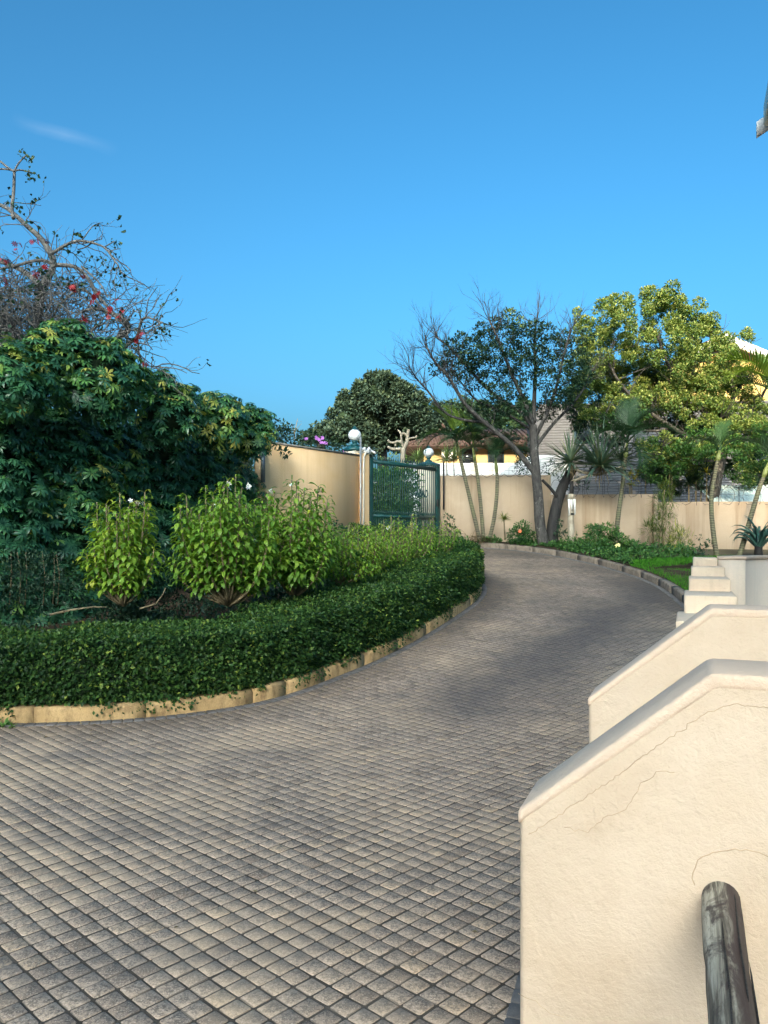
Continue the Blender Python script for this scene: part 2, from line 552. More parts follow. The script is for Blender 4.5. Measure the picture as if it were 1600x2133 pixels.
M = {}
M['paver'] = paver_mat()
M['border'] = plain_mat('border_paver', (.13, .12, .115), .85, .35, 9, .3, bmp=.5, bscale=120)
M['joint'] = plain_mat('joint_sand', (.085, .071, .058), .95, .4, 3, .1, bmp=.6, bscale=90)
M['soil'] = plain_mat('soil', (.055, .038, .025), .95, .5, 5, .1, bmp=.8, bscale=30)
M['earth'] = plain_mat('earth', (.10, .085, .055), .95, .4, .3, .1)
M['kerb_warm'] = kerb_mat('warm_kerb', (.40, .255, .11), (.55, .37, .175), (.14, .08, .035))
M['kerb_grey'] = kerb_mat('grey_kerb', (.155, .12, .092), (.26, .21, .16), (.06, .05, .04))
M['render'] = render_mat('cream_render', (.585, .445, .32), (.65, .515, .39), (.41, .285, .18))
M['render_cap'] = render_mat('cream_cap', (.68, .505, .375), (.73, .565, .43), (.50, .35, .235), .3)
M['render_pale'] = wall_mat('weathered_cream', (.80, .65, .51), (.86, .72, .58), (.42, .39, .33), .45, bscale=20, bstr=.2)
M['step_cream'] = render_mat('step_cream', (.70, .535, .39), (.76, .61, .46), (.38, .27, .175), .55)
M['wall_left'] = wall_mat('ochre_plaster', (.78, .50, .245), (.84, .58, .33), (.54, .31, .13), .35)
M['wall_right'] = wall_mat('stained_plaster', (.42, .32, .225), (.50, .395, .285), (.20, .12, .06), .62)
M['coping'] = plain_mat('mouldy_coping', (.22, .20, .17), .9, .5, 8, .2)
M['pier'] = wall_mat('pale_pier', (.62, .57, .47), (.70, .64, .53), (.40, .34, .25), .5)
M['green'] = plain_mat('green_paint', (.008, .055, .052), .45, .35, 8, .45)
M['greenlid'] = plain_mat('lamp_green', (.012, .075, .078), .35, .2, 8, .5)
M['steel'] = plain_mat('galvanised_steel', (.33, .34, .34), .5, .2, 10, .5, .6)
M['wire'] = plain_mat('rusty_wire', (.05, .045, .045), .6, .3, 20, .4, .4)
M['white_pipe'] = plain_mat('white_pipe', (.66, .62, .53), .5, .15, 8)
M['white'] = plain_mat('white_paint', (.78, .77, .74), .6, .06, 3)
M['fascia'] = plain_mat('cream_fascia', (.90, .84, .68), .5, .06, 4)
M['soffit'] = plain_mat('soffit', (.50, .43, .26), .7, .1, 4)
M['house_wall'] = wall_mat('house_plaster', (.70, .60, .44), (.78, .68, .52), (.5, .4, .27), .2)
M['house_tile'] = plain_mat('brown_tile', (.075, .046, .038), .8, .3, 12)
M['house_yellow'] = plain_mat('yellow_plaster', (.52, .38, .18), .8, .1, 2)
M['ochre'] = plain_mat('ochre_wall', (.66, .46, .16), .8, .08, 2)
M['siding'] = siding_mat()
M['glass'] = plain_mat('dark_glass', (.02, .025, .03), .08, .2, 2, .8)
M['frame'] = plain_mat('window_frame', (.05, .09, .10), .5, .1, 5)
M['sheet'] = plain_mat('pale_blue_sheet', (.50, .63, .66), .5, .12, 3, .4)
M['bark_grey'] = bark_mat('lichen_bark', (.014, .013, .013), (.085, .078, .07), 1, .35, 11, 1.0, (.20, .19, .165))
M['bark_dark'] = bark_mat('dark_bark', (.007, .007, .008), (.036, .034, .032), 1, .25, 12)
M['bark_coral'] = bark_mat('coral_bark', (.06, .056, .052), (.20, .19, .175), 1, .5, 7)
M['twig'] = bark_mat('twig', (.022, .021, .022), (.075, .07, .066), 1, 1, 10, .3)
M['stem'] = bark_mat('stem', (.10, .075, .04), (.26, .21, .12), 1, .6, 12)
M['dead_wood'] = bark_mat('dead_wood', (.22, .18, .125), (.50, .44, .34), 1, .4, 7)
M['petal_white'] = plain_mat('white_petal', (.82, .82, .76), .5, .05, 20)
M['petal_red'] = plain_mat('red_petal', (.30, .006, .008), .5, .4, 20)
M['petal_orange'] = plain_mat('orange_petal', (.72, .15, .04), .5, .15, 20)
M['petal_yellow'] = plain_mat('yellow_petal', (.84, .76, .30), .5, .12, 20)
M['petal_purple'] = plain_mat('purple_petal', (.45, .15, .52), .5, .25, 9)
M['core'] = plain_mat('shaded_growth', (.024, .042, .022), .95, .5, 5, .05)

M['schef'] = leaf_mat('umbrella_leaf', [(0, (.026, .090, .048)), (.5, (.045, .155, .070)), (.74, (.10, .26, .07)), (.90, (.22, .36, .07)), (1, (.46, .45, .09))], .36, .22, .5)
M['hedge'] = leaf_mat('hedge_leaf', [(0, (.012, .036, .010)), (.5, (.030, .080, .018)), (.82, (.085, .165, .032)), (1, (.21, .27, .045))], .5, .2, .25)
M['plum'] = leaf_mat('spoon_leaf', [(0, (.065, .17, .028)), (.45, (.15, .30, .04)), (.85, (.28, .42, .05)), (1, (.46, .50, .06))], .42, .42, .3)
M['big'] = leaf_mat('far_leaf', [(0, (.025, .055, .042)), (.6, (.055, .095, .065)), (1, (.12, .165, .085))], .6, .15, .25)
M['crown'] = leaf_mat('bright_leaf', [(0, (.05, .12, .035)), (.5, (.135, .225, .055)), (1, (.40, .44, .13))], .5, .32, .3)
M['darkleaf'] = leaf_mat('dark_leaf', [(0, (0.014, 0.041, 0.024)), (.6, (0.031, 0.072, 0.036)), (1, (0.084, 0.132, 0.048))], .5, .2, .3)
M['cover'] = leaf_mat('cover_leaf', [(0, (0.024, 0.078, 0.022)), (.6, (0.060, 0.156, 0.036)), (1, (0.156, 0.264, 0.060))], .45, .3, .3)
M['grass'] = leaf_mat('lawn_blade', [(0, (.03, .13, .012)), (1, (.085, .27, .025))], .6, .4, .12)
M['palm'] = leaf_mat('palm_leaf', [(0, (.02, .055, .03)), (.55, (.06, .13, .035)), (1, (.20, .30, .04))], .45, .35, .35)
M['pand'] = leaf_mat('strap_leaf', [(0, (.035, .075, .055)), (.6, (.08, .14, .095)), (1, (.22, .24, .11))], .45, .2, .35)
M['aloe'] = leaf_mat('aloe_leaf', [(0, (.018, .065, .055)), (1, (.055, .13, .10))], .45, .05, .4)
M['needle'] = leaf_mat('needle_leaf', [(0, (0.050, 0.094, 0.028)), (.6, (0.121, 0.187, 0.033)), (1, (0.374, 0.374, 0.055))], .5, .3, .3)
M['croton'] = leaf_mat('croton_leaf', [(0, (.35, .30, .02)), (1, (.62, .50, .03))], .45, .25, .3)
M['dry'] = leaf_mat('dry_leaf', [(0, (.12, .09, .05)), (1, (.30, .23, .13))], .7, .2, .2)
M['agave'] = leaf_mat('spiky_leaf', [(0, (.07, .13, .04)), (1, (.22, .30, .09))], .5, .2, .3)

# ------------------------------------------------------------------ ground
def sheet(name, xs, ys, zf, mat, parent=None, kind='structure'):
    X, Y = np.meshgrid(xs, ys)
    V = np.stack([X, Y, zf(X, Y)], -1).reshape(-1, 3)
    a, b = len(ys), len(xs)
    i = np.arange(a - 1)[:, None] * b + np.arange(b - 1)[None]
    q = np.stack([i, i + 1, i + b + 1, i + b], -1).reshape(-1, 4)
    o = link(name, mesh_np(name, V, [q], mat, smooth=True), parent)
    if kind: o['kind'] = kind
    return o

def earth_z(X, Y):
    return ramp(Y) - .10 + np.clip((Y - 24.5), 0, 60) * .012
sheet('ground', np.concatenate([[-900, -200, -60], np.linspace(-30, 30, 25), [60, 200, 900]]),
      np.concatenate([[-900, -200, -60], np.linspace(-30, 70, 81), [200, 1200]]), earth_z, M['earth'])

# added unseen ridge behind the camera, shaped to block the direct sun
M['sun_blocker'] = plain_mat('sun_blocker_scrub', (.06, .075, .035), .95, .4, .05)
def sun_blocker_mesh():
    D0 = 300.0; tn = math.tan(SUN_EL)
    ps = np.concatenate([[-500, -300, -150], np.linspace(-40, 60, 101), [90, 160, 300, 500]])
    ss_ = [140, 200, 260, D0, 330, 420]; f = [0, .35, .8, 1, .97, .6]
    z0 = np.interp(ps, [-500, -60, -12, -2.2, .7, 2.9, 5.1, 18, 60, 500], [0, 20, 20, 17.4, 16.8, 13.6, 12.4, 9, 0, -30])
    V = []
    for s_, k in zip(ss_, f):
        for p_, z_ in zip(ps, z0): V.append((SUN_AZ[0] * s_ - SUN_AZ[1] * p_, SUN_AZ[1] * s_ + SUN_AZ[0] * p_, -1 + k * (z_ + D0 * tn + 1)))
    b_ = len(ps); i = np.arange(len(ss_) - 1)[:, None] * b_ + np.arange(b_ - 1)[None]
    o = link('sun_blocker', mesh_np('sun_blocker', V, [np.stack([i, i + b_, i + b_ + 1, i + 1], -1).reshape(-1, 4)], M['sun_blocker']))
    o['kind'] = 'structure'
sun_blocker_mesh()

# driveway edges
KL = [Vector((-11, 8.0, 0)), Vector((-7, 8.15, 0))] + [onroad(*p) for p in
      [(0, 1511), (150, 1507), (300, 1499), (430, 1484), (530, 1468), (620, 1443), (700, 1412), (780, 1380), (850, 1345), (910, 1310), (960, 1277), (990, 1255), (1004, 1236)]]
KL += [Vector((2.12, 16.7, 0)), Vector((1.85, 18.2, 0)), Vector((1.2, 19.6, 0)), Vector((.45, 20.6, 0)), Vector((-.2, 21.2, 0))]
KR = [Vector((2.0, 23.9, 0))] + [onroad(*p) for p in
      [(970, 1140), (1030, 1143), (1080, 1148), (1130, 1154), (1180, 1163), (1240, 1176), (1300, 1193), (1350, 1210), (1390, 1231), (1418, 1253)]]
KR += [Vector((5.5, 13.4, 0)), Vector((5.25, 12.2, 0))]
PL, SL = resample(KL, .08)
PR, SR = resample(KR, .08)
for P_ in (PL, PR): P_[:, 2] = ramp(P_[:, 1])

def normals(P, side):
    t = np.gradient(P[:, :2], axis=0); t /= np.linalg.norm(t, axis=1)[:, None]
    return np.stack([-t[:, 1], t[:, 0]], 1) * side
NL, NR = normals(PL, 1), normals(PR, 1)       # towards the beds (left of travel both times)

road_poly = np.array([tuple(p[:2]) for p in PL] + [tuple(p[:2]) for p in PR] + [(4.6, 9), (2.9, 5.5), (1.7, 2.3), (.9, 0), (.5, -1.2), (-11, -1.2)])
def inside(P, poly):
    x, y = P[:, 0], P[:, 1]; c = np.zeros(len(P), bool)
    x1, y1 = poly[:, 0], poly[:, 1]; x2, y2 = np.roll(x1, -1), np.roll(y1, -1)
    for a, b, d, e in zip(x1, y1, x2, y2):
        if b == e: continue
        k = ((b > y) != (e > y)) & (x < (d - a) * (y - b) / (e - b) + a)
        c ^= k
    return c

drive = sheet('driveway', np.linspace(-12, 9, 43), np.linspace(-2, 25, 217), lambda X, Y: ramp(Y) + .0058, M['joint'])

# pavers: square cobbles laid diagonally
def paver_tpl(h=.0492, z=.009):
    def ring(r, zz, c):
        out = []
        for sx, sy in ((1, 1), (-1, 1), (-1, -1), (1, -1)):
            a, b_ = (sx * r, sy * (r - c)), (sx * (r - c), sy * r)
            out += ([a, b_] if sx * sy > 0 else [b_, a])
        return [(x, y, zz) for x, y in out]
    V = ring(h - .003, z, .005) + ring(h - .0005, z - .0018, .007) + ring(h, -.02, .008)
    q = [(r * 8 + j, r * 8 + 8 + j, r * 8 + 8 + (j + 1) % 8, r * 8 + (j + 1) % 8) for r in (0, 1) for j in range(8)]
    return (np.array(V), [np.array([(0, 1, 2, 3), (0, 3, 4, 7), (4, 5, 6, 7)]), np.array(q)])
c_, s_ = math.cos(GRID), math.sin(GRID)
gi = np.arange(-220, 330)
I, J = np.meshgrid(gi, gi)
u, v = (I.ravel() + .5) * PITCH, (J.ravel() + .5) * PITCH
PX, PY = c_ * u - s_ * v, s_ * u + c_ * v
ok = (PY > -.6) & (PY < 24.4) & (PX > -7) & (PX < 8) & (PX > -.56 * PY - 2.2)
PX, PY = PX[ok], PY[ok]
ok = inside(np.stack([PX, PY], 1), road_poly)
PX, PY = PX[ok], PY[ok]
n = len(PX)
ppx, ppy = 800 + F * PX / np.maximum(PY, .1), HOR + F * (EYE - ramp(PY)) / np.maximum(PY, .1)
seen = (ppx > -20) & (ppx < 1090) & (ppy < 2150) & (PY > .5)
order = np.argsort(np.where(seen, PY, 1e9))
near = np.zeros(n, bool); near[order[:300]] = True
ang = GRID + RS.normal(0, .022, n)
tx, ty = np.clip(RS.normal(0, .006, n), -.012, .012), np.clip(RS.normal(0, .006, n), -.012, .012)
dz = ramp(PY + .01) - ramp(PY - .01); sl = dz / .02
Mp = np.zeros((n, 3, 3))
Mp[:, 0, 0], Mp[:, 0, 1], Mp[:, 1, 0], Mp[:, 1, 1], Mp[:, 2, 2] = np.cos(ang), -np.sin(ang), np.sin(ang), np.cos(ang), 1
Mp[:, 2, 0] = sl * Mp[:, 1, 0] + tx; Mp[:, 2, 1] = sl * Mp[:, 1, 1] + ty
Mp[:, :2, :2] *= RS.uniform(.965, 1.006, n)[:, None, None]
Tp = np.stack([PX + RS.normal(0, .0021, n), PY + RS.normal(0, .0021, n), ramp(PY) + np.clip(RS.normal(0, .0010, n), -.0014, .003)], 1)
tpl = paver_tpl()
pm = mesh_np('paver', tpl[0], tpl[1], M['paver'], smooth=False)
for k in np.where(near)[0]:
    place('paver', pm, Mp[k], Tp[k], drive)
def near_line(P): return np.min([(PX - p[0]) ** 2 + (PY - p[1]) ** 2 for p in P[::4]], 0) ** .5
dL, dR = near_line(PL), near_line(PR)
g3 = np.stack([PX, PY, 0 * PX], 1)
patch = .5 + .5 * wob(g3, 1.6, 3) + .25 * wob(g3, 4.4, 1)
shade_dirt = np.clip(1.1 - dL / .75, 0, 1) * (.45 + .5 * patch) + np.clip(1.1 - dR / 1.2, 0, 1) * (.4 + .5 * patch)  # soft kerb shade put into the colour, fading away from each kerb
shade_dirt += np.clip((PY - 10.5) / 5, 0, 1) * (.30 + .45 * patch)
shade_dirt = np.clip(shade_dirt + RS.normal(0, .07, n), 0, .95)
cl = Cloud(); cl.add(tpl, Mp[~near], Tp[~near], shade_dirt[~near])
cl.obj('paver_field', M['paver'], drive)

# a course of darker pavers along the kerbs and along the foot of the stair
def course(P, Nn, d0, step, s0, s1, name):
    L_ = np.concatenate([[0], np.cumsum(np.linalg.norm(np.diff(P[:, :2], axis=0), axis=1))])
    out = []
    for s in np.arange(s0, min(s1, L_[-1]), step):
        x = np.interp(s, L_, P[:, 0]); y = np.interp(s, L_, P[:, 1])
        nx, ny = np.interp(s, L_, Nn[:, 0]), np.interp(s, L_, Nn[:, 1])
        out.append((x - nx * d0, y - ny * d0, math.atan2(ny, nx)))
    A = np.array(out)
    m = np.zeros((len(A), 3, 3)); m[:, 0, 0] = m[:, 1, 1] = np.cos(A[:, 2]); m[:, 1, 0] = np.sin(A[:, 2]); m[:, 0, 1] = -m[:, 1, 0]
    m[:, 2, 2] = 1
    sl_ = (ramp(A[:, 1] + .01) - ramp(A[:, 1] - .01)) / .02
    m[:, 2, 0] = sl_ * m[:, 1, 0]; m[:, 2, 1] = sl_ * m[:, 1, 1]
    T = np.stack([A[:, 0], A[:, 1], ramp(A[:, 1]) + .008], 1)
    c = Cloud(); t2 = paver_tpl(.05, .012)
    c.add(t2, m, T, np.zeros(len(T)))
    return c.obj(name, M['border'], drive)
course(PL, NL, .058, .107, 3.5, 30, 'border_course')
course(PR, NR, .058, .107, 0, 30, 'border_course')

yb = np.linspace(1.7, 6.0, 60)
PB = np.stack([.62 + .345 * (yb - 3.47), yb, 0 * yb], 1); NB = np.tile([-.945, .326], (60, 1))
course(PB, NB, .055, .107, 0, 9, 'border_course'); course(PB, NB, .163, .107, .05, 9, 'border_course')

# kerbs
def kerb(name, P, Nn, joints, mat, h=.18):
    root = bpy.data.objects.new(name, None); COL.objects.link(root); root['kind'] = 'structure'
    L_ = np.concatenate([[0], np.cumsum(np.linalg.norm(np.diff(P[:, :2], axis=0), axis=1))])
    prof = [(0.0, -.06), (-.004, h - .04), (.006, h - .012), (.03, h), (.13, h + .004), (.14, -.06)]
    for a, b in zip(joints[:-1], joints[1:]):
        g = .0035
        s = np.linspace(a + g, b - g, max(3, int((b - a) / .2) + 1))
        dh = RS.normal(0, .004); dn = RS.normal(0, .003)
        V = []
        for si in s:
            x, y = np.interp(si, L_, P[:, 0]), np.interp(si, L_, P[:, 1])
            nx, ny = np.interp(si, L_, Nn[:, 0]), np.interp(si, L_, Nn[:, 1])
            z = rz(y)
            for d, zz in prof: V.append((x + nx * (d + dn), y + ny * (d + dn), z + zz + (dh if zz > 0 else 0)))
        k = len(prof); m_ = len(s)
        q = [(i * k + j, (i + 1) * k + j, (i + 1) * k + j + 1, i * k + j + 1) for i in range(m_ - 1) for j in range(k - 1)]
        mb = MB(); mb.add(V, q, ngons=[list(range(k)), list(range((m_ - 1) * k, m_ * k))[::-1]])
        link('kerb_stone', mb.mesh('kerb_stone', mat), root)
    return root
def s_at(P, px):
    L_ = np.concatenate([[0], np.cumsum(np.linalg.norm(np.diff(P[:, :2], axis=0), axis=1))])
    q = 800 + F * P[:, 0] / P[:, 1]
    k = int(np.argmin(np.abs(q[: len(q) * 3 // 4] - px) if P is PL else np.abs(q - px)))
    return L_[k]
jl = [2.0, 3.2, 4.4, 5.6] + [s_at(PL, p) for p in (64, 302, 531, 595, 676, 760, 830, 888, 940, 980, 1000)]
jl = sorted(jl)
LT = float(np.sum(np.linalg.norm(np.diff(PL[:, :2], axis=0), axis=1)))
jl = [j for k, j in enumerate(jl) if k == 0 or j - jl[k - 1] > .12]
while jl[-1] + 1.0 < LT: jl.append(jl[-1] + .9)
kerb('kerb', PL, NL, jl, M['kerb_warm'])
LTR = float(np.sum(np.linalg.norm(np.diff(PR[:, :2], axis=0), axis=1)))
jr = [0.0]
while jr[-1] + 1.1 < LTR: jr.append(jr[-1] + random.choice((.9, 1.0, 1.1, .95)))
kerb('kerb', PR, NR, jr, M['kerb_grey'], .165)

# planting beds behind the kerbs
def bed(name, P, Nn, back, mat, lift=.15):
    """back: list of (x,y,z) paired by arc fraction with P."""
    B, _ = resample(back, .3)
    t = np.linspace(0, 1, 60)
    A = np.stack([np.interp(t * (len(P) - 1), np.arange(len(P)), (P[:, k] + (Nn[:, k] * .1 if k < 2 else lift))) for k in range(3)], 1)
    A[:, 2] = ramp(A[:, 1]) + lift
    B = np.stack([np.interp(t * (len(B) - 1), np.arange(len(B)), B[:, k]) for k in range(3)], 1)
    w = np.linspace(0, 1, 14)[None, :, None]
    V = A[:, None] * (1 - w) + B[:, None] * w
    V[..., 2] += .03 * wob(V, 2.5) * (w[..., 0] > .05)
    i = np.arange(59)[:, None] * 14 + np.arange(13)[None]
    q = np.stack([i, i + 14, i + 15, i + 1], -1).reshape(-1, 4)
    o = link(name, mesh_np(name, V.reshape(-1, 3), [q], mat, smooth=True))
    o['kind'] = 'structure'
    return o, A, B
bed('flower_bed', PL[::-1], NL[::-1], [(-.4, 21.4, 2.0), (-2.6, 18.9, 1.6), (-6, 14.5, 1.0), (-13, 12.5, .8)], M['soil'])
bedR = bed('flower_bed', PR, NR, [(1.95, 24.1, 2.05), (5, 23.9, 1.95), (9, 23.6, 1.75), (13, 23.2, 1.45), (14.5, 20, 1.3), (12, 15, 1.1), (8.2, 12.2, .8)], M['soil'], .17)
def bed_z(x, y):
    """Height of the right-hand bed."""
    d = np.sqrt(((bedR[1][:, :2] - np.array([x, y])) ** 2).sum(1)); k = int(d.argmin())
    zk = bedR[1][k, 2]
    d2 = np.sqrt(((bedR[2][:, :2] - np.array([x, y])) ** 2).sum(1)); k2 = int(d2.argmin())
    w = d[k] / (d[k] + d2[k2] + 1e-6)
    return float(zk * (1 - w) + bedR[2][k2, 2] * w)

# ------------------------------------------------------------------ the entrance porch beside the drive and its stair
E1 = Vector((-.367, -.930, 0)).normalized()       # along its front, back past the camera
E2 = Vector((.930, -.367, 0)).normalized()        # into the house
EC = Vector((2.49, 4.9, 0))                       # eave corner, far end
HC = EC + E2 * .6 + E1 * .4                       # wall corner
Z_EAVE, Z_RIDGE, DEPTH, LENGTH = 4.58, 5.9, 4.2, 4.4

house = thing('porch', 'cream entrance porch whose white roof edge shows at the top right', 'porch', HC)
for k1 in (.3, LENGTH - .4):
    for k2 in (.5, DEPTH - .1):
        q = HC + E1 * k1 + E2 * k2
        b = MB(); b.box(q + Vector((0, 0, 2.25)), (.24, .24, 4.5), E1); b.obj('post', M['house_wall'], house, bevel=.01)
b = MB(); b.box(HC + E1 * (LENGTH / 2 + .2) + E2 * (DEPTH / 2 + 1.0) + Vector((0, 0, .50)), (LENGTH - .4, DEPTH + .6, 1.04), E1); b.obj('floor_slab', M['step_cream'], house)
for side in (0, 1):
    a = EC + Vector((0, 0, Z_EAVE)) if side == 0 else EC + E2 * (DEPTH + 1.2) + Vector((0, 0, Z_EAVE))
    r = EC + E2 * (DEPTH / 2 + .6) + Vector((0, 0, Z_RIDGE + .25))
    b = MB()
    up = Vector((0, 0, .10))
    b.prism([a + up, r + up, r + up * 2, a + up * 2], E1 * (LENGTH + .6))
    b.obj('roof', M['house_tile'], house)
z0 = Vector((0, 0, Z_EAVE))
# fascia, gutter, soffit and barge board seen from below
b = MB(); b.box(EC + z0 + E1 * (LENGTH / 2 + .3) + Vector((0, 0, .03)), (LENGTH + .6, .025, .17), E1); b.obj('fascia', M['fascia'], house, bevel=.004)
b = MB()
gprof = [(-.062, .13), (-.062, .012), (-.052, .0), (-.03, .0), (-.016, .012), (-.016, .13)]
b.prism([EC + z0 + E2 * x + Vector((0, 0, z)) for x, z in gprof], E1 * (LENGTH + .6)); b.obj('gutter', M['fascia'], house)
b = MB(); b.box(EC + z0 + E1 * (LENGTH / 2 + .3) + E2 * .31 + Vector((0, 0, -.03)), (LENGTH + .5, .56, .02), E1); b.obj('soffit', M['soffit'], house)
for sgn in (0, 1):
    a = EC + z0 + E2 * (-.10 if sgn == 0 else DEPTH + 1.30) - E1 * .05
    r = EC + E2 * (DEPTH / 2 + .6) + Vector((0, 0, Z_RIDGE + .3)) - E1 * .05
    b = MB(); b.prism([a + Vector((0, 0, -.045)), r + Vector((0, 0, -.10)), r + Vector((0, 0, .10)), a + Vector((0, 0, .05))], E1 * .03)
    b.obj('barge_board', M['white'], house)
for k in range(1, 5):
    b = MB(); b.box(EC + z0 + E1 * (k * .9) + E2 * .3 + Vector((0, 0, -.065)), (.05, .56, .05), E1); b.obj('rafter', M['fascia'], house)

# parapets of the first stair
def parapet(name, label, cor, zc, t_peak, zp, length, base=0.0):
    root = thing(name, label, 'parapet', cor)
    d, nb = E2, -E1
    A = Vector((cor[0], cor[1], 0)); th = .30
    poly = [A + Vector((0, 0, base)), A + d * length + Vector((0, 0, base)), A + d * length + Vector((0, 0, zp - .01)), A + d * t_peak + Vector((0, 0, zp)), A + Vector((0, 0, zc))]
    b = MB(); b.prism(poly, nb * th)
    b.obj('wall', M['render'], root, bevel=.02, seg=3)
    # the trowelled cap, 6 mm proud
    e = .004; h = .032
    cp = [A - d * e + Vector((0, 0, zc)), A - d * e + Vector((0, 0, zc + .012)), A + d * t_peak + Vector((0, 0, zp + .012)), A + d * length + Vector((0, 0, zp + .002)),
          A + d * length + Vector((0, 0, zp - h)), A + d * (t_peak + .012) + Vector((0, 0, zp - h)), A - d * e + Vector((0, 0, zc - h))]
    cp = [cp[1], cp[2], cp[3], cp[4], cp[5], cp[6]]
    b = MB(); b.prism([p + E1 * .004 for p in cp], nb * (th + .008))
    b.obj('cap', M['render_cap'], root, bevel=.014, seg=3)
    return root
near_par = parapet('stair_parapet', 'nearest thick cream stair parapet with the round log rail set into it', Vector((.395, 2.25, 0)), 1.11, .52, 1.545, 1.47)
parapet('stair_parapet', 'second cream stair parapet, between the log rail parapet and the stepped pillar', Vector((1.035, 3.89, 0)), 1.11, .57, 1.585, 1.47)

# cracks in the plaster: hair-thin recessed-looking lines laid on the face
def crack(root, pts, w=.0016):
    """pts: (along, height) on the camera side of the near parapet."""
    A = Vector((.395, 2.25, 0)) + E1 * .0005
    fine = []
    for (a0, h0), (a1, h1) in zip(pts[:-1], pts[1:]):
        k = max(2, int(math.hypot(a1 - a0, h1 - h0) / .012))
        for i in range(k):
            t = i / k
            fine.append((a0 + (a1 - a0) * t + RS.normal(0, .0022), h0 + (h1 - h0) * t + RS.normal(0, .0022)))
    b = MB(); b.tube([A + E2 * x + Vector((0, 0, z)) for x, z in fine], w, 4); b.obj('crack', M['crack'], root)
M['crack'] = plain_mat('crack', (.45, .32, .21), .9, .3, 20)
crack(near_par, [(.03, 1.055), (.3, 1.275), (.5, 1.445), (.56, 1.475), (.9, 1.468)], .0010)
crack(near_par, [(.13, 1.09), (.20, 1.085), (.24, 1.13), (.30, 1.165), (.34, 1.24), (.38, 1.275), (.44, 1.285)], .0009)
crack(near_par, [(.0, .585), (.05, .57), (.09, .55), (.14, .545)], .0009)
for (hx, hz, r_) in ((.60, 1.0, .095),):
    pts = [(hx + r_ * 1.35 * math.cos(a), hz + r_ * math.sin(a)) for a in np.linspace(-.3, 3.5, 12)]
    crack(near_par, pts, .0014)

# stair between the two parapets (climbs into the house)
st = thing('stair', 'cream stair climbing to the house between the two parapets', 'stair', (1.0, 3.0, 0))
A = Vector((.395, 2.25, 0)) - E1 * .302
for k in range(6):
    b = MB(); d0 = .12 + k * .21
    b.prism([A + E2 * d0 + Vector((0, 0, -.05)), A + E2 * 1.46 + Vector((0, 0, -.05)), A + E2 * 1.46 + Vector((0, 0, .17 * (k + 1) - .002 * k)), A + E2 * d0 + Vector((0, 0, .17 * (k + 1) - .002 * k))], -E1 * 1.44)
    b.obj('step', M['step_cream'], st)

# log handrail set in the near parapet
rail = thing('log_handrail', 'weathered round log rail sticking out of the nearest cream parapet', 'handrail', (.90, 2.06, 0))
p0 = Vector((.908, 2.07, .952)) - E1 * .05
p1 = p0 + E1 * 1.30
def log_mat():
    m, N, L, b, out = new_mat('weathered_log')
    tc = N.new('ShaderNodeTexCoord'); mp = N.new('ShaderNodeMapping'); mp.inputs['Scale'].default_value = (.9, 16, 16)
    L.new(tc.outputs['Object'], mp.inputs[0])
    n1 = noise(N, L, 2.2, 7, .7, mp.outputs[0], .6)
    r = ramp_node(N, [(.30, (.022, .017, .014)), (.44, (.12, .105, .08)), (.55, (.40, .37, .29)), (.72, (.66, .62, .50))])
    L.new(n1.outputs[0], r.inputs[0])
    mp2 = N.new('ShaderNodeMapping'); mp2.inputs['Scale'].default_value = (6, 14, 14); L.new(tc.outputs['Object'], mp2.inputs[0])
    n2 = noise(N, L, 1.3, 7, .7, mp2.outputs[0], .8)
    c = mix(N, L, maprange(N, L, n2.outputs[0], .50, .62, 0, .9), r.outputs[0], (.045, .03, .028))
    # light from the left painted in: right flank darkened, left kept pale
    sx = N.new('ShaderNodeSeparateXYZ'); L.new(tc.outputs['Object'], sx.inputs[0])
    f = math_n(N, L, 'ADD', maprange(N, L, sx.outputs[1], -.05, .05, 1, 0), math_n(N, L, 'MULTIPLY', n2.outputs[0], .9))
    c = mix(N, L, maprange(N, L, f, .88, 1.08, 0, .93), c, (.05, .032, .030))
    L.new(c, b.inputs['Base Color']); b.inputs['Roughness'].default_value = .75
    bump(N, L, b, math_n(N, L, 'ADD', n1.outputs[0], n2.outputs[0]), .5, .006)
    return m
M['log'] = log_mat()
b = MB()
k = 26; xs = np.linspace(0, 1.35, k)
rr = .0475 + .0015 * np.sin(xs * 9) + RS.normal(0, .0006, k)
b.tube([(x, .002 * math.sin(x * 5), .002 * math.cos(x * 7)) for x in xs], rr, 22)
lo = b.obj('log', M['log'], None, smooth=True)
lo.parent = rail
mx = Matrix((E1, E2 * -1, Vector((0, 0, 1)))).transposed().to_4x4()
mx.translation = p0 - rail.location
lo.matrix_basis = mx
for ca, x0, x1 in ((2.2, .10, .62), (1.45, .30, 1.0), (2.75, .42, 1.3)):
    b = MB()
    b.tube([(x, .0478 * math.cos(ca + .03 * math.sin(x * 13)), .0478 * math.sin(ca + .03 * math.sin(x * 13))) for x in np.linspace(x0, x1, 16)], [.0004] + [.0022] * 14 + [.0004], 5)
    o = b.obj('split', M['bark_dark'], None); o.parent = lo
b = MB(); pe = p1 - E1 * .12
b.tube([Vector((pe.x, pe.y, -.02)), Vector((pe.x, pe.y, .905))], .05, 16); b.obj('post', M['log'], rail, smooth=True)

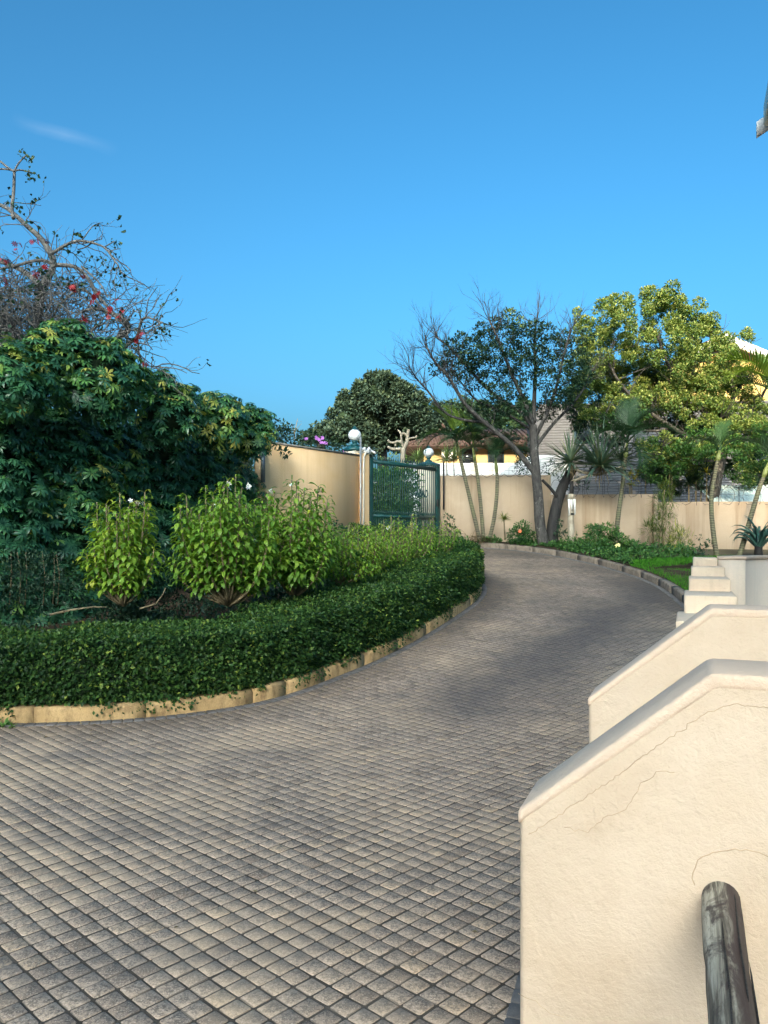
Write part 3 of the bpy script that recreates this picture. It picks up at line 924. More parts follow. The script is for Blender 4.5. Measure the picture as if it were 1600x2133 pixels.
# stepped pillar: the parapet of the second stair, climbing away from us
pil = thing('stepped_pillar', 'cream stepped pillar of square blocks beside the drive', 'pillar', (2.3, 6, 0))
blocks = [(608, 745, 5.35, .530), (625, 737, 6.0, .394), (635, 722, 6.6, .289), (640, 710, 7.12, .204), (644, 695, 7.45, .125)]
for k, (ul, ur, Y0, dn) in enumerate(blocks):
    x0 = ul * Y0 / F; w = (ur * Y0 - F * x0) / (F * .93 + ur * .367)
    ln = (blocks[k + 1][2] - Y0) / .93 + .15 if k < 4 else .6
    ztop = EYE - dn; c0 = Vector((x0, Y0, ztop / 2 - .1)) + E2 * (w / 2) - E1 * (ln / 2)
    b = MB(); b.box(c0, (w, ln, ztop + .2), E2)
    b.obj('block', M['step_cream'], pil, bevel=.012, seg=2)
# curved wall sweeping off the top block
cw = thing('curved_wall', 'pale curved terrace wall with smooth rounded coping behind the stepped pillar', 'wall', (3.3, 7.8, 0))
def arc_wall(c, r, a0, a1, zt, th, name, mat, parent, z0=-.1, bev=.02, n=28):
    V = []
    aa = np.linspace(a0, a1, n)
    for a in aa:
        for rr_, z in ((r, z0), (r, zt), (r + th, zt), (r + th, z0)):
            V.append((c[0] + rr_ * math.cos(a), c[1] + rr_ * math.sin(a), z))
    q = [(i * 4 + j, (i + 1) * 4 + j, (i + 1) * 4 + (j + 1) % 4, i * 4 + (j + 1) % 4) for i in range(n - 1) for j in range(4)]
    b = MB(); b.add(V, q, ngons=[(0, 1, 2, 3), tuple((n - 1) * 4 + j for j in (3, 2, 1, 0))])
    b.obj(name, mat, parent, smooth=False)
cc = (4.55, 6.9)
arc_wall(cc, 1.18, math.radians(158), math.radians(40), 1.752, .24, 'wall', M['render_pale'], cw)
arc_wall(cc, 1.17, math.radians(158), math.radians(40), 1.79, .26, 'coping', M['render_cap'], cw, z0=1.755)

# ------------------------------------------------------------------ boundary walls, gate and lamps
GL, GR = Vector((-.40, 21.4, 0)), Vector((1.73, 24.0, 0))
gd = (GR - GL).normalized(); gn = Vector((gd.y, -gd.x, 0))     # gn faces the drive
ZT = 4.34
lw = thing('boundary_wall', 'ochre plastered wall left of the green gate', 'wall', (-1.7, 19.8, 1.2))
a = Vector((-2.95, 18.38, 0)); e = GL - gd * .44
b = MB(); b.prism([a + Vector((0, 0, .6)), e + Vector((0, 0, .6)), e + Vector((0, 0, ZT - .01)), a + Vector((0, 0, ZT + .02))], -gn * .22)
b.obj('wall', M['wall_left'], lw)
b = MB(); b.prism([a + gn * .02 + Vector((0, 0, ZT + .024)), e + gn * .02 + Vector((0, 0, ZT - .006)), e + gn * .02 + Vector((0, 0, ZT + .04)), a + gn * .02 + Vector((0, 0, ZT + .07))], -gn * .26)
b.obj('coping', M['coping'], lw)
pp = thing('gate_pillar', 'slim ochre pillar between the wall and the green gate', 'pillar', GL - gd * .25)
b = MB(); b.box(GL - gd * .26 - gn * .10 + Vector((0, 0, 2.5)), (.345, .34, 3.84), gd); b.obj('shaft', M['wall_left'], pp, bevel=.015)
# steel pole, conduit and the white fitting on the pillar
pc = GL - gd * .50 + gn * .10
b = MB(); b.tube([Vector((pc.x, pc.y, 1.2)), Vector((pc.x, pc.y, 4.85))], .027, 8)
prop(b.obj('steel_pole', M['steel']), 'thin grey steel pole rising in front of the lamp globe', 'pole')
qc = GL - gd * .38 + gn * .10
b = MB(); b.tube([Vector((qc.x, qc.y, 1.2)), Vector((qc.x, qc.y, 3.95)), Vector((qc.x, qc.y, 4.32)) + gd * .02, Vector((qc.x, qc.y, 4.46)) + gd * .12, Vector((qc.x, qc.y, 4.52)) + gd * .28], .025, 8)
prop(b.obj('conduit', M['white_pipe']), 'cream cable pipe bending over the top of the slim ochre pillar', 'pipe')
ft = thing('security_fitting', 'crumpled white fitting on top of the slim ochre pillar', 'fitting', GL - gd * .2 + Vector((0, 0, 4.45)))
for k in range(9):
    c0 = GL - gd * (.38 - .05 * k) + gn * RS.uniform(-.02, .1) + Vector((0, 0, 4.5 + RS.uniform(-.03, .07)))
    b = MB(); b.box(c0, (RS.uniform(.08, .2), .05, RS.uniform(.04, .09)), Vector(rdir(1)[0]), Vector(rdir(1, 1)[0])); b.obj('bracket', M['white'], ft)
b = MB(); b.prism([a + gn * .03 - gd * .02 + Vector((0, 0, 3.4)), a + gn * .03 + gd * .07 + Vector((0, 0, 3.4)), a + gn * .03 + gd * .07 + Vector((0, 0, ZT - .02)), a + gn * .03 - gd * .02 + Vector((0, 0, ZT - .02))], gn * .05)
prop(b.obj('down_pipe', M['steel']), 'dark grey pipe at the left end of the ochre wall', 'pipe')

gate = thing('sliding_gate', 'dark green metal bar gate with spiked top rail and mirrored lettering', 'gate', (GL + GR) / 2 + Vector((0, 0, 2.0)))
def gpt(s, z, out=0.0): return GL + gd * s + gn * out + Vector((0, 0, z))
GW = (GR - GL).length
zb = 2.22
zl = lambda s: 1.80 + .42 * s / GW        # foot follows the drive
ztop = 4.30
for s_, w in ((.05, .14), (GW - .10, .17)):
    b = MB(); b.box(gpt(s_, (zl(s_) + ztop + .04) / 2, 0), (w, .08, ztop + .04 - zl(s_)), gd); b.obj('gate_post', M['green'], gate, bevel=.006)
b = MB(); b.box(gpt(GW / 2, ztop - .06), (GW - .2, .06, .11), gd); b.obj('top_rail', M['green'], gate)
b = MB(); b.box(gpt(GW / 2, 2.72), (GW - .2, .06, .08), gd); b.obj('middle_rail', M['green'], gate)
b = MB(); b.prism([gpt(.1, zl(.1) + .05), gpt(GW - .1, zl(GW) + .05), gpt(GW - .1, zl(GW) + .14), gpt(.1, zl(.1) + .14)], gn * .06); b.obj('bottom_rail', M['green'], gate)
nb = 30
bars = [.14 + (GW - .36) * k / (nb - 1) for k in range(nb)]
for s_ in bars:
    b = MB()
    b.box(gpt(s_, (zl(s_) + .1 + ztop + .02) / 2), (.017, .017, ztop + .02 - zl(s_) - .1), gd)
    b.tube([gpt(s_, ztop + .02), gpt(s_, ztop + .06), gpt(s_, ztop + .13)], [.012, .02, .001], 5)
    b.obj('bar', M['green'], gate)
for s0_, s1_ in zip(bars[:-1], bars[1:]):
    s_ = (s0_ + s1_) / 2
    b = MB()
    b.box(gpt(s_, (zl(s_) + 2.78) / 2 + .05), (.015, .015, 2.78 - zl(s_) - .1), gd)
    b.tube([gpt(s_, 2.78), gpt(s_, 2.83), gpt(s_, 2.9)], [.01, .018, .001], 5)
    b.obj('short_bar', M['green'], gate)
    b = MB(); b.tube([gpt(s_, ztop), gpt(s_, ztop + .07)], [.009, .001], 5); b.obj('spike', M['green'], gate)
cu = bpy.data.curves.new('lettering', 'FONT'); cu.body = 'CASA'; cu.size = .31; cu.extrude = .008; cu.offset = .006; cu.space_character = 1.02
tmp = bpy.data.objects.new('tmp', cu); COL.objects.link(tmp)
dg = bpy.context.evaluated_depsgraph_get()
lm = bpy.data.meshes.new_from_object(tmp.evaluated_get(dg)); bpy.data.objects.remove(tmp)
lm.materials.clear(); lm.materials.append(M['green'])
lt = bpy.data.objects.new('lettering', lm); COL.objects.link(lt); lt.parent = gate
# reads the right way round from the street: mirrored from the drive
R3 = Matrix((-gd, Vector((0, 0, 1)), gn * -1)).transposed()
lx = R3.to_4x4() @ Matrix.Diagonal((.82, 1, 1, 1))
lx.translation = gpt(GW - .55, 3.36, -.03) - gate.location
lt.matrix_basis = lx
b = MB(); b.box(gpt(GW - .17, 3.2, .05), (.05, .05, .22), gd); b.obj('lock_box', M['bark_dark'], gate)

def lamp(name, label, x, y, zg, cap_z, w, shaft_z0, plabel, shaft=True):
    pr = thing('gate_pillar', plabel, 'pillar', (x, y, shaft_z0))
    if shaft:
        b = MB(); b.box((x, y, (shaft_z0 + cap_z - .06) / 2), (w, w, cap_z - .06 - shaft_z0), gd); b.obj('shaft', M['pier'], pr, bevel=.01)
    b = MB()
    th = math.atan2(gd.y, gd.x) + math.pi / 4
    prof = [(w * .80, cap_z - .06), (w * .80, cap_z), (w * .62, cap_z + .05), (w * .30, cap_z + .10)]
    V = [(x + r * math.cos(th + i * math.pi / 2), y + r * math.sin(th + i * math.pi / 2), z) for r, z in prof for i in range(4)]
    q = [(i * 4 + j, i * 4 + (j + 1) % 4, (i + 1) * 4 + (j + 1) % 4, (i + 1) * 4 + j) for i in range(3) for j in range(4)]
    b.add(V, q, ngons=[(3, 2, 1, 0), (12, 13, 14, 15)]); b.obj('cap', M['greenlid'], pr)
    lp = thing('globe_lamp', label, 'lamp', (x, y, cap_z + .1), 'globe lamps on the gate pillars')
    r = .18; z = zg
    b = MB(); b.lathe((x, y, 0), [(.13, cap_z + .09), (.12, cap_z + .13), (.06, cap_z + .17), (.045, z - r - .08), (.07, z - r - .03), (.10, z - r + .02)]); b.obj('base', M['greenlid'], lp, smooth=True)
    b = MB(); b.lathe((x, y, 0), [(r * math.sin(t) + .001, z - r * .94 * math.cos(t)) for t in np.linspace(.35, 2.75, 14)], 24); b.obj('globe', M['globe'], lp, smooth=True)
    b = MB(); b.lathe((x, y, 0), [(.105, z + r * .84), (.10, z + r * .92), (.075, z + r * 1.02), (.05, z + r * 1.2), (.03, z + r * 1.25), (.026, z + r * 1.4), (.004, z + r * 1.45)]); b.obj('lid', M['greenlid'], lp, smooth=True)
M['globe'] = plain_mat('opal_globe', (.80, .82, .82), .25, .02, 2, .5)
lamp('globe_lamp', 'white globe lamp standing behind the ochre wall and the thin steel pole', -.82, 21.5, 4.97, 4.58, .40, 1.6, 'pillar with green cap hidden behind the ochre wall, under the left lamp')
lamp('globe_lamp', 'white globe lamp on the pillar behind the right end of the green gate', 1.57, 27.0, 5.14, 4.72, .52, 2.2, 'pale plastered pillar with green cap seen through the gate bars')

rwall = thing('boundary_wall', 'long stained beige wall stepping down to the right of the gate', 'wall', (6, 23.6, 1.8))
secs = [((1.70, 24.07), (5.18, 23.85), 4.07), ((5.185, 23.85), (8.3, 23.62), 3.46), ((8.305, 23.62), (14.6, 23.1), 3.22)]
for (x0, y0), (x1, y1), zt in secs:
    A_, B_ = Vector((x0, y0, .9)), Vector((x1, y1, .9))
    d = (B_ - A_).normalized(); nn = Vector((d.y, -d.x, 0))
    b = MB(); b.prism([A_, B_, B_ + Vector((0, 0, zt - .9)), A_ + Vector((0, 0, zt - .9))], -nn * .2)
    b.obj('wall', M['wall_right'], rwall)
b = MB(); b.box((1.86, 23.96, 3.75), (.05, .05, 1.5)); prop(b.obj('fence_post', M['bark_dark']), 'thin dark post at the left end of the stained wall', 'post')
b = MB(); b.box((8.30, 23.5, 2.5), (.10, .2, 1.9)); prop(b.obj('wall_buttress', M['wall_right']), 'narrow vertical rib where the stained wall steps down', 'buttress')

# razor wire coils and strands on the wall
def razor(x0, x1, zt, label, r=.27, pitch=.30):
    root = thing('razor_wire', label, 'razor wire', ((x0 + x1) / 2, 23.7, zt))
    x = x0; k = 0
    yy = lambda x: 24.05 - (x - 1.83) * .0755 - .1
    while x < x1:
        yaw = math.radians(22 if k % 2 else -22)
        ax = Vector((math.sin(yaw), math.cos(yaw), 0))
        b = MB()
        b.tube([Vector((x, yy(x), zt + r - .10 + RS.uniform(-.02, .02))) + ax * (r * math.cos(t)) + Vector((0, 0, r * math.sin(t))) for t in np.linspace(0, 2 * math.pi, 22)], .007, 3, False)
        b.obj('wire_loop', M['wire'], root); x += pitch * RS.uniform(.8, 1.2); k += 1
    for h in (.2, .42):
        b = MB(); b.tube([(x_, yy(x_), zt + h + .015 * math.sin(x_ * 5)) for x_ in np.linspace(x0, x1, 20)], .004, 3); b.obj('strand', M['wire'], root)
razor(5.3, 8.2, 3.46, 'razor wire coils on the middle step of the stained wall')
razor(9.2, 14.4, 3.22, 'razor wire coils in front of the pale blue roof')
root = thing('razor_wire', 'low drooping wire loops along the highest part of the stained wall', 'razor wire', (3.4, 24, 4.07))
x = 1.95
while x < 5.0:
    b = MB(); w = RS.uniform(.28, .4)
    b.tube([(x + w * t, 23.86, 4.10 - .09 * math.sin(math.pi * t) + RS.normal(0, .006)) for t in np.linspace(0, 1, 8)], .008, 3); b.obj('wire_loop', M['wire'], root); x += w
# mesh fence behind it
mf = thing('mesh_fence', 'thin wire mesh fence above the highest part of the stained wall', 'fence', (3.2, 24.6, 4))
for k in range(4):
    b = MB(); b.tube([(1.7, 24.6, 4.15 + .14 * k), (5.0, 24.5, 4.13 + .14 * k)], .004, 3); b.obj('strand', M['wire'], mf)
for k in range(14):
    b = MB(); b.tube([(1.75 + .25 * k, 24.6, 3.9), (1.75 + .25 * k, 24.6, 4.62)], .0035, 3); b.obj('strand', M['wire'], mf)

# ------------------------------------------------------------------ beyond the gate
fw = thing('garden_wall', 'white garden wall behind the stained wall and palms', 'wall', (5, 33, 3))
b = MB(); b.box((4.2, 33, 3.6), (7.5, .25, 3.6)); b.obj('wall', M['white'], fw)
for px_ in (985, 1022, 1060):
    c0 = at(px_, 975, 32.84); b = MB(); b.box((c0.x, 32.84, 3.6), (.18, .08, 3.62)); b.obj('pier', M['render_pale'], fw)
b = MB(); pts = []
for t in np.linspace(0, 1, 12):
    x_ = at(1040, 0, 31).x + 1.6 * t; z_ = 4.75 + .78 * math.sin(t * math.pi / 2)
    pts.append(Vector((x_, 31, z_)))
b.prism([Vector((pts[0].x, 31, 2.5))] + pts + [Vector((pts[-1].x + 1, 31, pts[-1].z)), Vector((pts[-1].x + 1, 31, 2.5))][0:2], (0, .25, 0))
prop(b.obj('arched_wall', M['white']), 'white wall with a curved shoulder behind the palms', 'wall')

yh = thing('yellow_house', 'sunlit yellow house with a brown tiled hip roof beyond the gate', 'house', (4.6, 44, 3))
x0, x1, y0, y1, zw = 2.2, 9.5, 42.0, 50.0, 7.1
b = MB(); b.box(((x0 + x1) / 2, (y0 + y1) / 2, 4.9), (x1 - x0, y1 - y0, 4.5)); b.obj('wall', M['house_yellow'], yh)
b = MB(); ex = .95
ridge = [Vector((3.6, 46, 8.8)), Vector((8.5, 46, 8.8))]
cs = [Vector((x0 - ex, y0 - ex, 7.25)), Vector((x1 + ex, y0 - ex, 7.42)), Vector((x1 + ex, y1 + ex, 7.42)), Vector((x0 - ex, y1 + ex, 7.25))]
th = Vector((0, 0, .12))
V = cs + ridge + [c - th for c in cs]
b.add(V, [(0, 1, 5, 4), (2, 3, 4, 5), (0, 6, 7, 1), (1, 7, 8, 2), (2, 8, 9, 3), (3, 9, 6, 0), (6, 9, 8, 7)], [(3, 0, 4), (1, 2, 5)])
rf = b.obj('roof', M['house_tile'], yh)
b = MB()
for k in range(34):                      # rolls of tile running up the front slope
    t = k / 33; lo = cs[0] * (1 - t) + cs[1] * t
    up = Vector((min(max(lo.x, ridge[0].x + (lo.x - 5.6) * .0), ridge[1].x), 46, 8.8))
    tt = 1.0
    if lo.x < ridge[0].x: tt = max(.08, (lo.x - cs[0].x) / (ridge[0].x - cs[0].x))
    top = Vector((lo.x, lo.y + (46 - lo.y) * tt, lo.z + (8.8 - lo.z) * tt))
    b.tube([lo + Vector((0, -.02, .03)), top + Vector((0, 0, .03))], .065, 5)
o = b.obj('tile_roll', M['house_tile'], rf); o['kind'] = 'stuff'
b = MB(); b.tube([cs[0] + th * .6, (cs[0] + ridge[0]) / 2 + Vector((0, 0, -.12)), ridge[0] + Vector((0, 0, .1)), ridge[0] + Vector((-.12, -.1, .35))], [.09, .1, .11, .06], 6); b.obj('hip_ridge', M['house_tile'], yh)
b = MB(); b.box((5.8, y0 - ex + .06, 7.25), (9.0, .06, .16)); b.obj('fascia', M['house_tile'], yh)
b = MB(); b.box(at(935, 946, 41.8), (.8, .3, .5)); b.obj('cooler_box', M['white'], yh, bevel=.03)
for px_, py_, w, h in ((1033, 952, .9, .9), (975, 952, .7, .9)):
    c0 = at(px_, py_, 41.98); b = MB(); b.box(c0, (w, .06, h)); f = b.obj('window', M['frame'], yh)
    b = MB(); b.box(c0 + Vector((0, -.035, 0)), (w - .14, .02, h - .14)); b.obj('pane', M['glass'], f)

# grey painted building behind the trees on the right
gb = thing('grey_building', 'pale grey block-walled building behind the trees on the right', 'building', (9, 34, 2))
P0, P1 = Vector((7.0, 34.4, 0)), Vector((20.5, 33.2, 0))
d = (P1 - P0).normalized(); nn = Vector((d.y, -d.x, 0)); LW = (P1 - P0).length
hts = np.arange(2.2, 8.1, .12)
for k, z in enumerate(hts):
    b = MB(); b.prism([P0 + nn * (.002 * (k % 2)) + Vector((0, 0, z)), P1 + nn * (.002 * (k % 2)) + Vector((0, 0, z)), P1 + nn * (.002 * (k % 2)) + Vector((0, 0, z + .1165)), P0 + nn * (.002 * (k % 2)) + Vector((0, 0, z + .1165))], -nn * .2)
    b.obj('block_course', M['siding'], gb)
b = MB(); b.prism([P0 - nn * .02 + Vector((0, 0, 2)), P1 - nn * .02 + Vector((0, 0, 2)), P1 - nn * .02 + Vector((0, 0, 8.18)), P0 - nn * .02 + Vector((0, 0, 8.18))], -nn * 6)
b.obj('wall', M['siding'], gb)
def gwin(px_, py_, w, h):
    r_ = (px_ - 800) / F                                   # where the sight line meets the facade
    t = (r_ * P0.y - P0.x) / (d.x - r_ * d.y)
    c0 = P0 + d * t; c0.z = EYE + (HOR - py_) * c0.y / F
    b = MB(); b.box(c0 + nn * .01, (w, .1, h), d); f = b.obj('window', M['frame'], gb)
    b = MB(); b.box(c0 + nn * .062, (w - .16, .02, h - .16), d); b.obj('pane', M['glass'], f)
gwin(1412, 880, .9, .9); gwin(1578, 962, 1.1, 1.7); gwin(1215, 905, .8, .8)
# lit gable on the far right
og = thing('gabled_house', 'sunlit ochre gable with white barge board behind the right-hand tree', 'house', (17, 37, 5))
ap, rt, lf = at(1500, 703, 37), at(1700, 786, 37), at(1428, 734, 37)
b = MB(); b.prism([Vector((lf.x, 37, 2.5)), Vector((rt.x, 37, 2.5)), rt - Vector((0, 0, .3)), ap - Vector((0, 0, .3)), lf - Vector((0, 0, .3))], (0, 8, 0)); b.obj('wall', M['ochre'], og)
for q in (rt, lf):
    b = MB(); b.prism([ap - Vector((0, .7, .42)), q - Vector((0, .7, .42)), q - Vector((0, .7, .0)), ap - Vector((0, .7, 0))], (0, .12, 0)); b.obj('barge_board', M['white'], og)
    b = MB(); b.prism([ap - Vector((0, .58, .06)), q - Vector((0, .58, .06)), q - Vector((0, .58, -.06)), ap - Vector((0, .58, -.06))], (0, 9, 0)); b.obj('roof', M['house_tile'], og)

# pale blue corrugated lean-to roof behind the wall
x0, x1 = at(1482, 0, 25.0).x, 14.9
xs = np.arange(x0, x1, .019)
zz = .022 * np.sin((xs - x0) * 2 * math.pi / .14)
V = np.concatenate([np.stack([xs, np.full_like(xs, 24.5), 3.05 + zz], 1), np.stack([xs, np.full_like(xs, 26.2), 3.93 + zz], 1)])
k = len(xs); i = np.arange(k - 1)
ln = thing('lean_to_roof', 'pale blue corrugated roof behind the wall at far right', 'roof', (12.5, 25, 3.2))
link('roof_sheet', mesh_np('roof_sheet', V, [np.stack([i, i + 1, i + k + 1, i + k], 1)], M['sheet'], smooth=True), ln)
b = MB(); b.box(((x0 + x1) / 2, 26.25, 3.86), (x1 - x0, .08, .14)); b.obj('beam', M['bark_dark'], ln)

# ------------------------------------------------------------------ clipped hedge along the kerb
def arr(x): return np.asarray(x, dtype=float)
LL = np.concatenate([[0], np.cumsum(np.linalg.norm(np.diff(PL[:, :2], axis=0), axis=1))])
def kl(s, d, h):
    """Point beside the left kerb: s along it, d behind its face, h above the drive."""
    x, y = np.interp(s, LL, PL[:, 0]), np.interp(s, LL, PL[:, 1])
    nx, ny = np.interp(s, LL, NL[:, 0]), np.interp(s, LL, NL[:, 1])
    return np.stack([x + nx * d, y + ny * d, ramp(y) + h], -1), np.stack([nx, ny, 0 * nx], -1)
hedge = thing('hedge', 'low clipped dark green hedge curving along the sandy kerb', 'hedge', (-1.5, 9.5, .2))
S0, S1 = 4.0, LL[-1] - .3
def hedge_h(s): return .86 + .03 * np.sin(s * 1.7) + .02 * np.sin(s * 4.1 + 1) - .06 * np.clip((s - 17) / 4, 0, 1)
# dense inner growth
ss = np.linspace(S0, S1, 90)
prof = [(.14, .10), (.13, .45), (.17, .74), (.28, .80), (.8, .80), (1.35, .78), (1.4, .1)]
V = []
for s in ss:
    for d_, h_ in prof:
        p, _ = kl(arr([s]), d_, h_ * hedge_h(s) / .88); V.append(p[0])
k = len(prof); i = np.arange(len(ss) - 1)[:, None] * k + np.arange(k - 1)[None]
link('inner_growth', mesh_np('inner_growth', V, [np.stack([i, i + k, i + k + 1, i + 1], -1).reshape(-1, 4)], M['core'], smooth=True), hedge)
cl = Cloud()
nf = 60000
s = RS.uniform(S0, S1, nf); h = RS.beta(1.1, 1.0, nf) * .80 + .10
bul = .06 * np.sin((h - .1) / .8 * math.pi) - .04
P_, Nn = kl(s, -bul + .04 + RS.uniform(-.05, .10, nf) ** 1 , h * hedge_h(s) / .88)
P_ += (.05 * wob(P_, 5.0) + .035 * wob(P_, 13.0, 2))[:, None] * -Nn
out = -Nn
D = unit(out * RS.uniform(.3, 1, (nf, 1)) + RS.normal(0, .55, (nf, 3)) + arr([0, 0, -.15]))
U = unit(out * .6 + arr([0, 0, .9]) + RS.normal(0, .45, (nf, 3)))
sz = RS.uniform(.030, .066, nf)
tint = np.clip(RS.normal(.42, .27, nf) + .14 * wob(P_, 2.2, 4), 0, .99)
cl.add(leaf2(.62), frames(D, U) * sz[:, None, None], P_, tint)
nt = 46000
s = RS.uniform(S0, S1, nt); d_ = RS.uniform(.02, 1.45, nt)
P_, Nn = kl(s, d_, hedge_h(s) + RS.uniform(-.08, .03, nt) - .07 * np.clip(.12 - d_, 0, .12) / .12)
P_[:, 2] += .035 * wob(P_, 4.0, 1) + .02 * wob(P_, 11, 3)
D = unit(RS.normal(0, 1, (nt, 3)) + arr([0, 0, .5])); U = unit(RS.normal(0, .5, (nt, 3)) + arr([0, 0, 1]))
cl.add(leaf2(.62), frames(D, U) * RS.uniform(.028, .058, nt)[:, None, None], P_, np.clip(RS.normal(.55, .2, nt), 0, .97))
# ragged sprigs over the kerb
nr = 5000
s = RS.uniform(S0, S1, nr); s = s[np.sin(s * 3.1) + .6 * np.sin(s * 7.3) > .1]; nr = len(s)
P_, Nn = kl(s, RS.uniform(-.05, .12, nr), RS.uniform(.07, .24, nr))
D = unit(-Nn + RS.normal(0, .6, (nr, 3)) + arr([0, 0, -.7])); U = unit(-Nn + RS.normal(0, .5, (nr, 3)) + arr([0, 0, .6]))
cl.add(leaf2(.6), frames(D, U) * RS.uniform(.03, .055, nr)[:, None, None], P_, np.clip(RS.normal(.4, .2, nr), 0, .97))
cl.obj('foliage', M['hedge'], hedge)

# ------------------------------------------------------------------ tall umbrella-leaf hedge
sch = thing('umbrella_shrub', 'tall dark mass of umbrella-leaf shrubs at the left', 'shrub', (-5, 13, 1))
blobs = []
path = [(-9.5, 8.6), (-7.2, 9.8), (-5.6, 11.0), (-4.9, 12.2), (-4.45, 13.4), (-4.05, 14.6), (-3.65, 15.8), (-3.3, 16.9), (-3.1, 17.8)]
topz = [4.2, 4.35, 4.42, 4.35, 4.45, 4.42, 4.5, 4.52, 4.52]
for (x, y), tz in zip(path, topz):
    back = arr([-.75, .66])
    for z, r in ((1.0, 1.0), (2.0, 1.12), (3.0, 1.1), (tz - .75, .80)):
        dx = back * (r + .1 + .15 * (z > 3)) + RS.uniform(-.2, .2, 2)
        blobs.append((x + dx[0], y + dx[1], z, r * RS.uniform(.92, 1.08)))
for px_, py_, Y, r in ((125, 735, 11.8, .42), (190, 790, 12.2, .6), (60, 790, 11.4, .45), (10, 800, 10.9, .5), (235, 800, 12.6, .55), (345, 860, 13.8, .55), (90, 760, 11.6, .4), (455, 880, 15.6, .55), (525, 905, 17.0, .5), (78, 718, 11.4, .20), (112, 698, 11.8, .20), (150, 694, 12.0, .22), (168, 716, 12.0, .20), (240, 730, 12.8, .22), (222, 756, 12.5, .20), (345, 796, 13.8, .22), (432, 834, 15.0, .20), (482, 846, 16.0, .22), (548, 872, 17.4, .24), (300, 784, 13.2, .20), (390, 824, 14.4, .22), (20, 742, 11.0, .22), (198, 748, 12.2, .22), (265, 752, 12.8, .18), (322, 806, 13.4, .18), (368, 812, 14.0, .18), (455, 846, 15.4, .18), (515, 860, 16.6, .20)):
    p = at(px_, py_, Y); blobs.append((p.x, p.y, p.z, r))
B = arr(blobs)
mbc = MB()
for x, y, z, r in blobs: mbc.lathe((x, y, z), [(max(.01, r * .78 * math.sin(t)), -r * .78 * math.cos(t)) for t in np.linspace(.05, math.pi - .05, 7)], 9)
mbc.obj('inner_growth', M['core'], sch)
def blob_surface(B, dens, r0, r1, face=-.35):
    P, N_ = [], []
    for k, (x, y, z, r) in enumerate(B):
        m = int(dens * 4 * math.pi * r * r)
        d = rdir(m); p = arr([x, y, z]) + d * r * RS.uniform(r0, r1, m)[:, None]
        v = unit(arr([0, 0, EYE]) - p)
        keep = (d * v).sum(1) > face
        for j, (a, b_, c, q) in enumerate(B):
            if j != k: keep &= ((p - arr([a, b_, c])) ** 2).sum(1) > (q * .80) ** 2
        P.append(p[keep]); N_.append(d[keep])
    return np.concatenate(P), np.concatenate(N_)
def whorl(nl=8, w=.36, droop=.42, rise=.12, l=1.0):
    parts = []
    for k in range(nl):
        a = 2 * math.pi * (k + RS.uniform(-.15, .15)) / nl
        V, Fs = leaf8(w, droop * RS.uniform(.7, 1.3), .22, .62)
        V = V * l * RS.uniform(.8, 1.1); V[:, 2] += rise * V[:, 0]
        V[:, 0] += .05
        R_ = arr([[math.cos(a), -math.sin(a), 0], [math.sin(a), math.cos(a), 0], [0, 0, 1]])
        parts.append((V @ R_.T, Fs))
    return merge_tpl(parts)
WH = [whorl(8, .33, .30, .06), whorl(7, .36, .42), whorl(9, .31, .28, .18), whorl(8, .34, .60, .05)]
P_, N_ = blob_surface(B, 95, .78, 1.13)
k = P_[:, 2] > .3; P_, N_ = P_[k], N_[k]
nW = len(P_)
U = unit(N_ * .75 + arr([0, 0, .80]) + RS.normal(0, .34, (nW, 3)))
D = unit(np.cross(U, RS.normal(size=(nW, 3))))
Mw = frames(D, U)
sc = RS.uniform(.095, .165, nW)
qx = 800 + F * P_[:, 0] / P_[:, 1]; qy = HOR - F * (P_[:, 2] - EYE) / P_[:, 1]
tint = RS.normal(.34, .15, nW)
tint += .38 * (RS.rand(nW) < .11)
topd = np.clip((P_[:, 2] - 3.6) / .9, 0, 1)                       # weak sun on the tips, painted in as a brighter tint
tint += .40 * topd * (RS.rand(nW) < .35) + .06 * topd
# variegated sprays low in the middle and towards the wall
for cx, cy, rx, ry, pr in ((150, 1020, 95, 60, .20), (270, 980, 70, 45, .16), (470, 900, 90, 70, .16), (520, 970, 60, 80, .14), (180, 1090, 110, 45, .10)):
    w_ = ((qx - cx) / rx) ** 2 + ((qy - cy) / ry) ** 2 < 1
    tint[w_ & (RS.rand(nW) < pr)] += .50
tint = np.clip(tint, 0, 1)
dist = np.linalg.norm(P_ - arr([0, 0, EYE]), axis=1)
big = (sc / dist) * ((N_ * unit(arr([0, 0, EYE]) - P_)).sum(1) > .25) * (qx > -10) * (qx < 600) * (qy < 1200)
part = np.zeros(nW, bool); part[np.argsort(-big)[:300]] = True
kind = RS.randint(0, 4, nW)
LV = {}
for k_ in range(4):
    for t_ in range(6):
        m_ = mesh_np('leaf', WH[k_][0], WH[k_][1], M['schef'], np.full(len(WH[k_][0]), (t_ + .5) / 6), smooth=True); LV[k_, t_] = m_
for k_ in np.where(part)[0]:
    place('leaf', LV[int(kind[k_]), min(5, int(tint[k_] * 6))], Mw[k_] * sc[k_], P_[k_], sch)
cl = Cloud()
for k_ in range(4):
    m_ = (~part) & (kind == k_)
    cl.add(WH[k_], Mw[m_] * sc[m_][:, None, None], P_[m_], tint[m_])
cl.obj('foliage', M['schef'], sch, smooth=True)

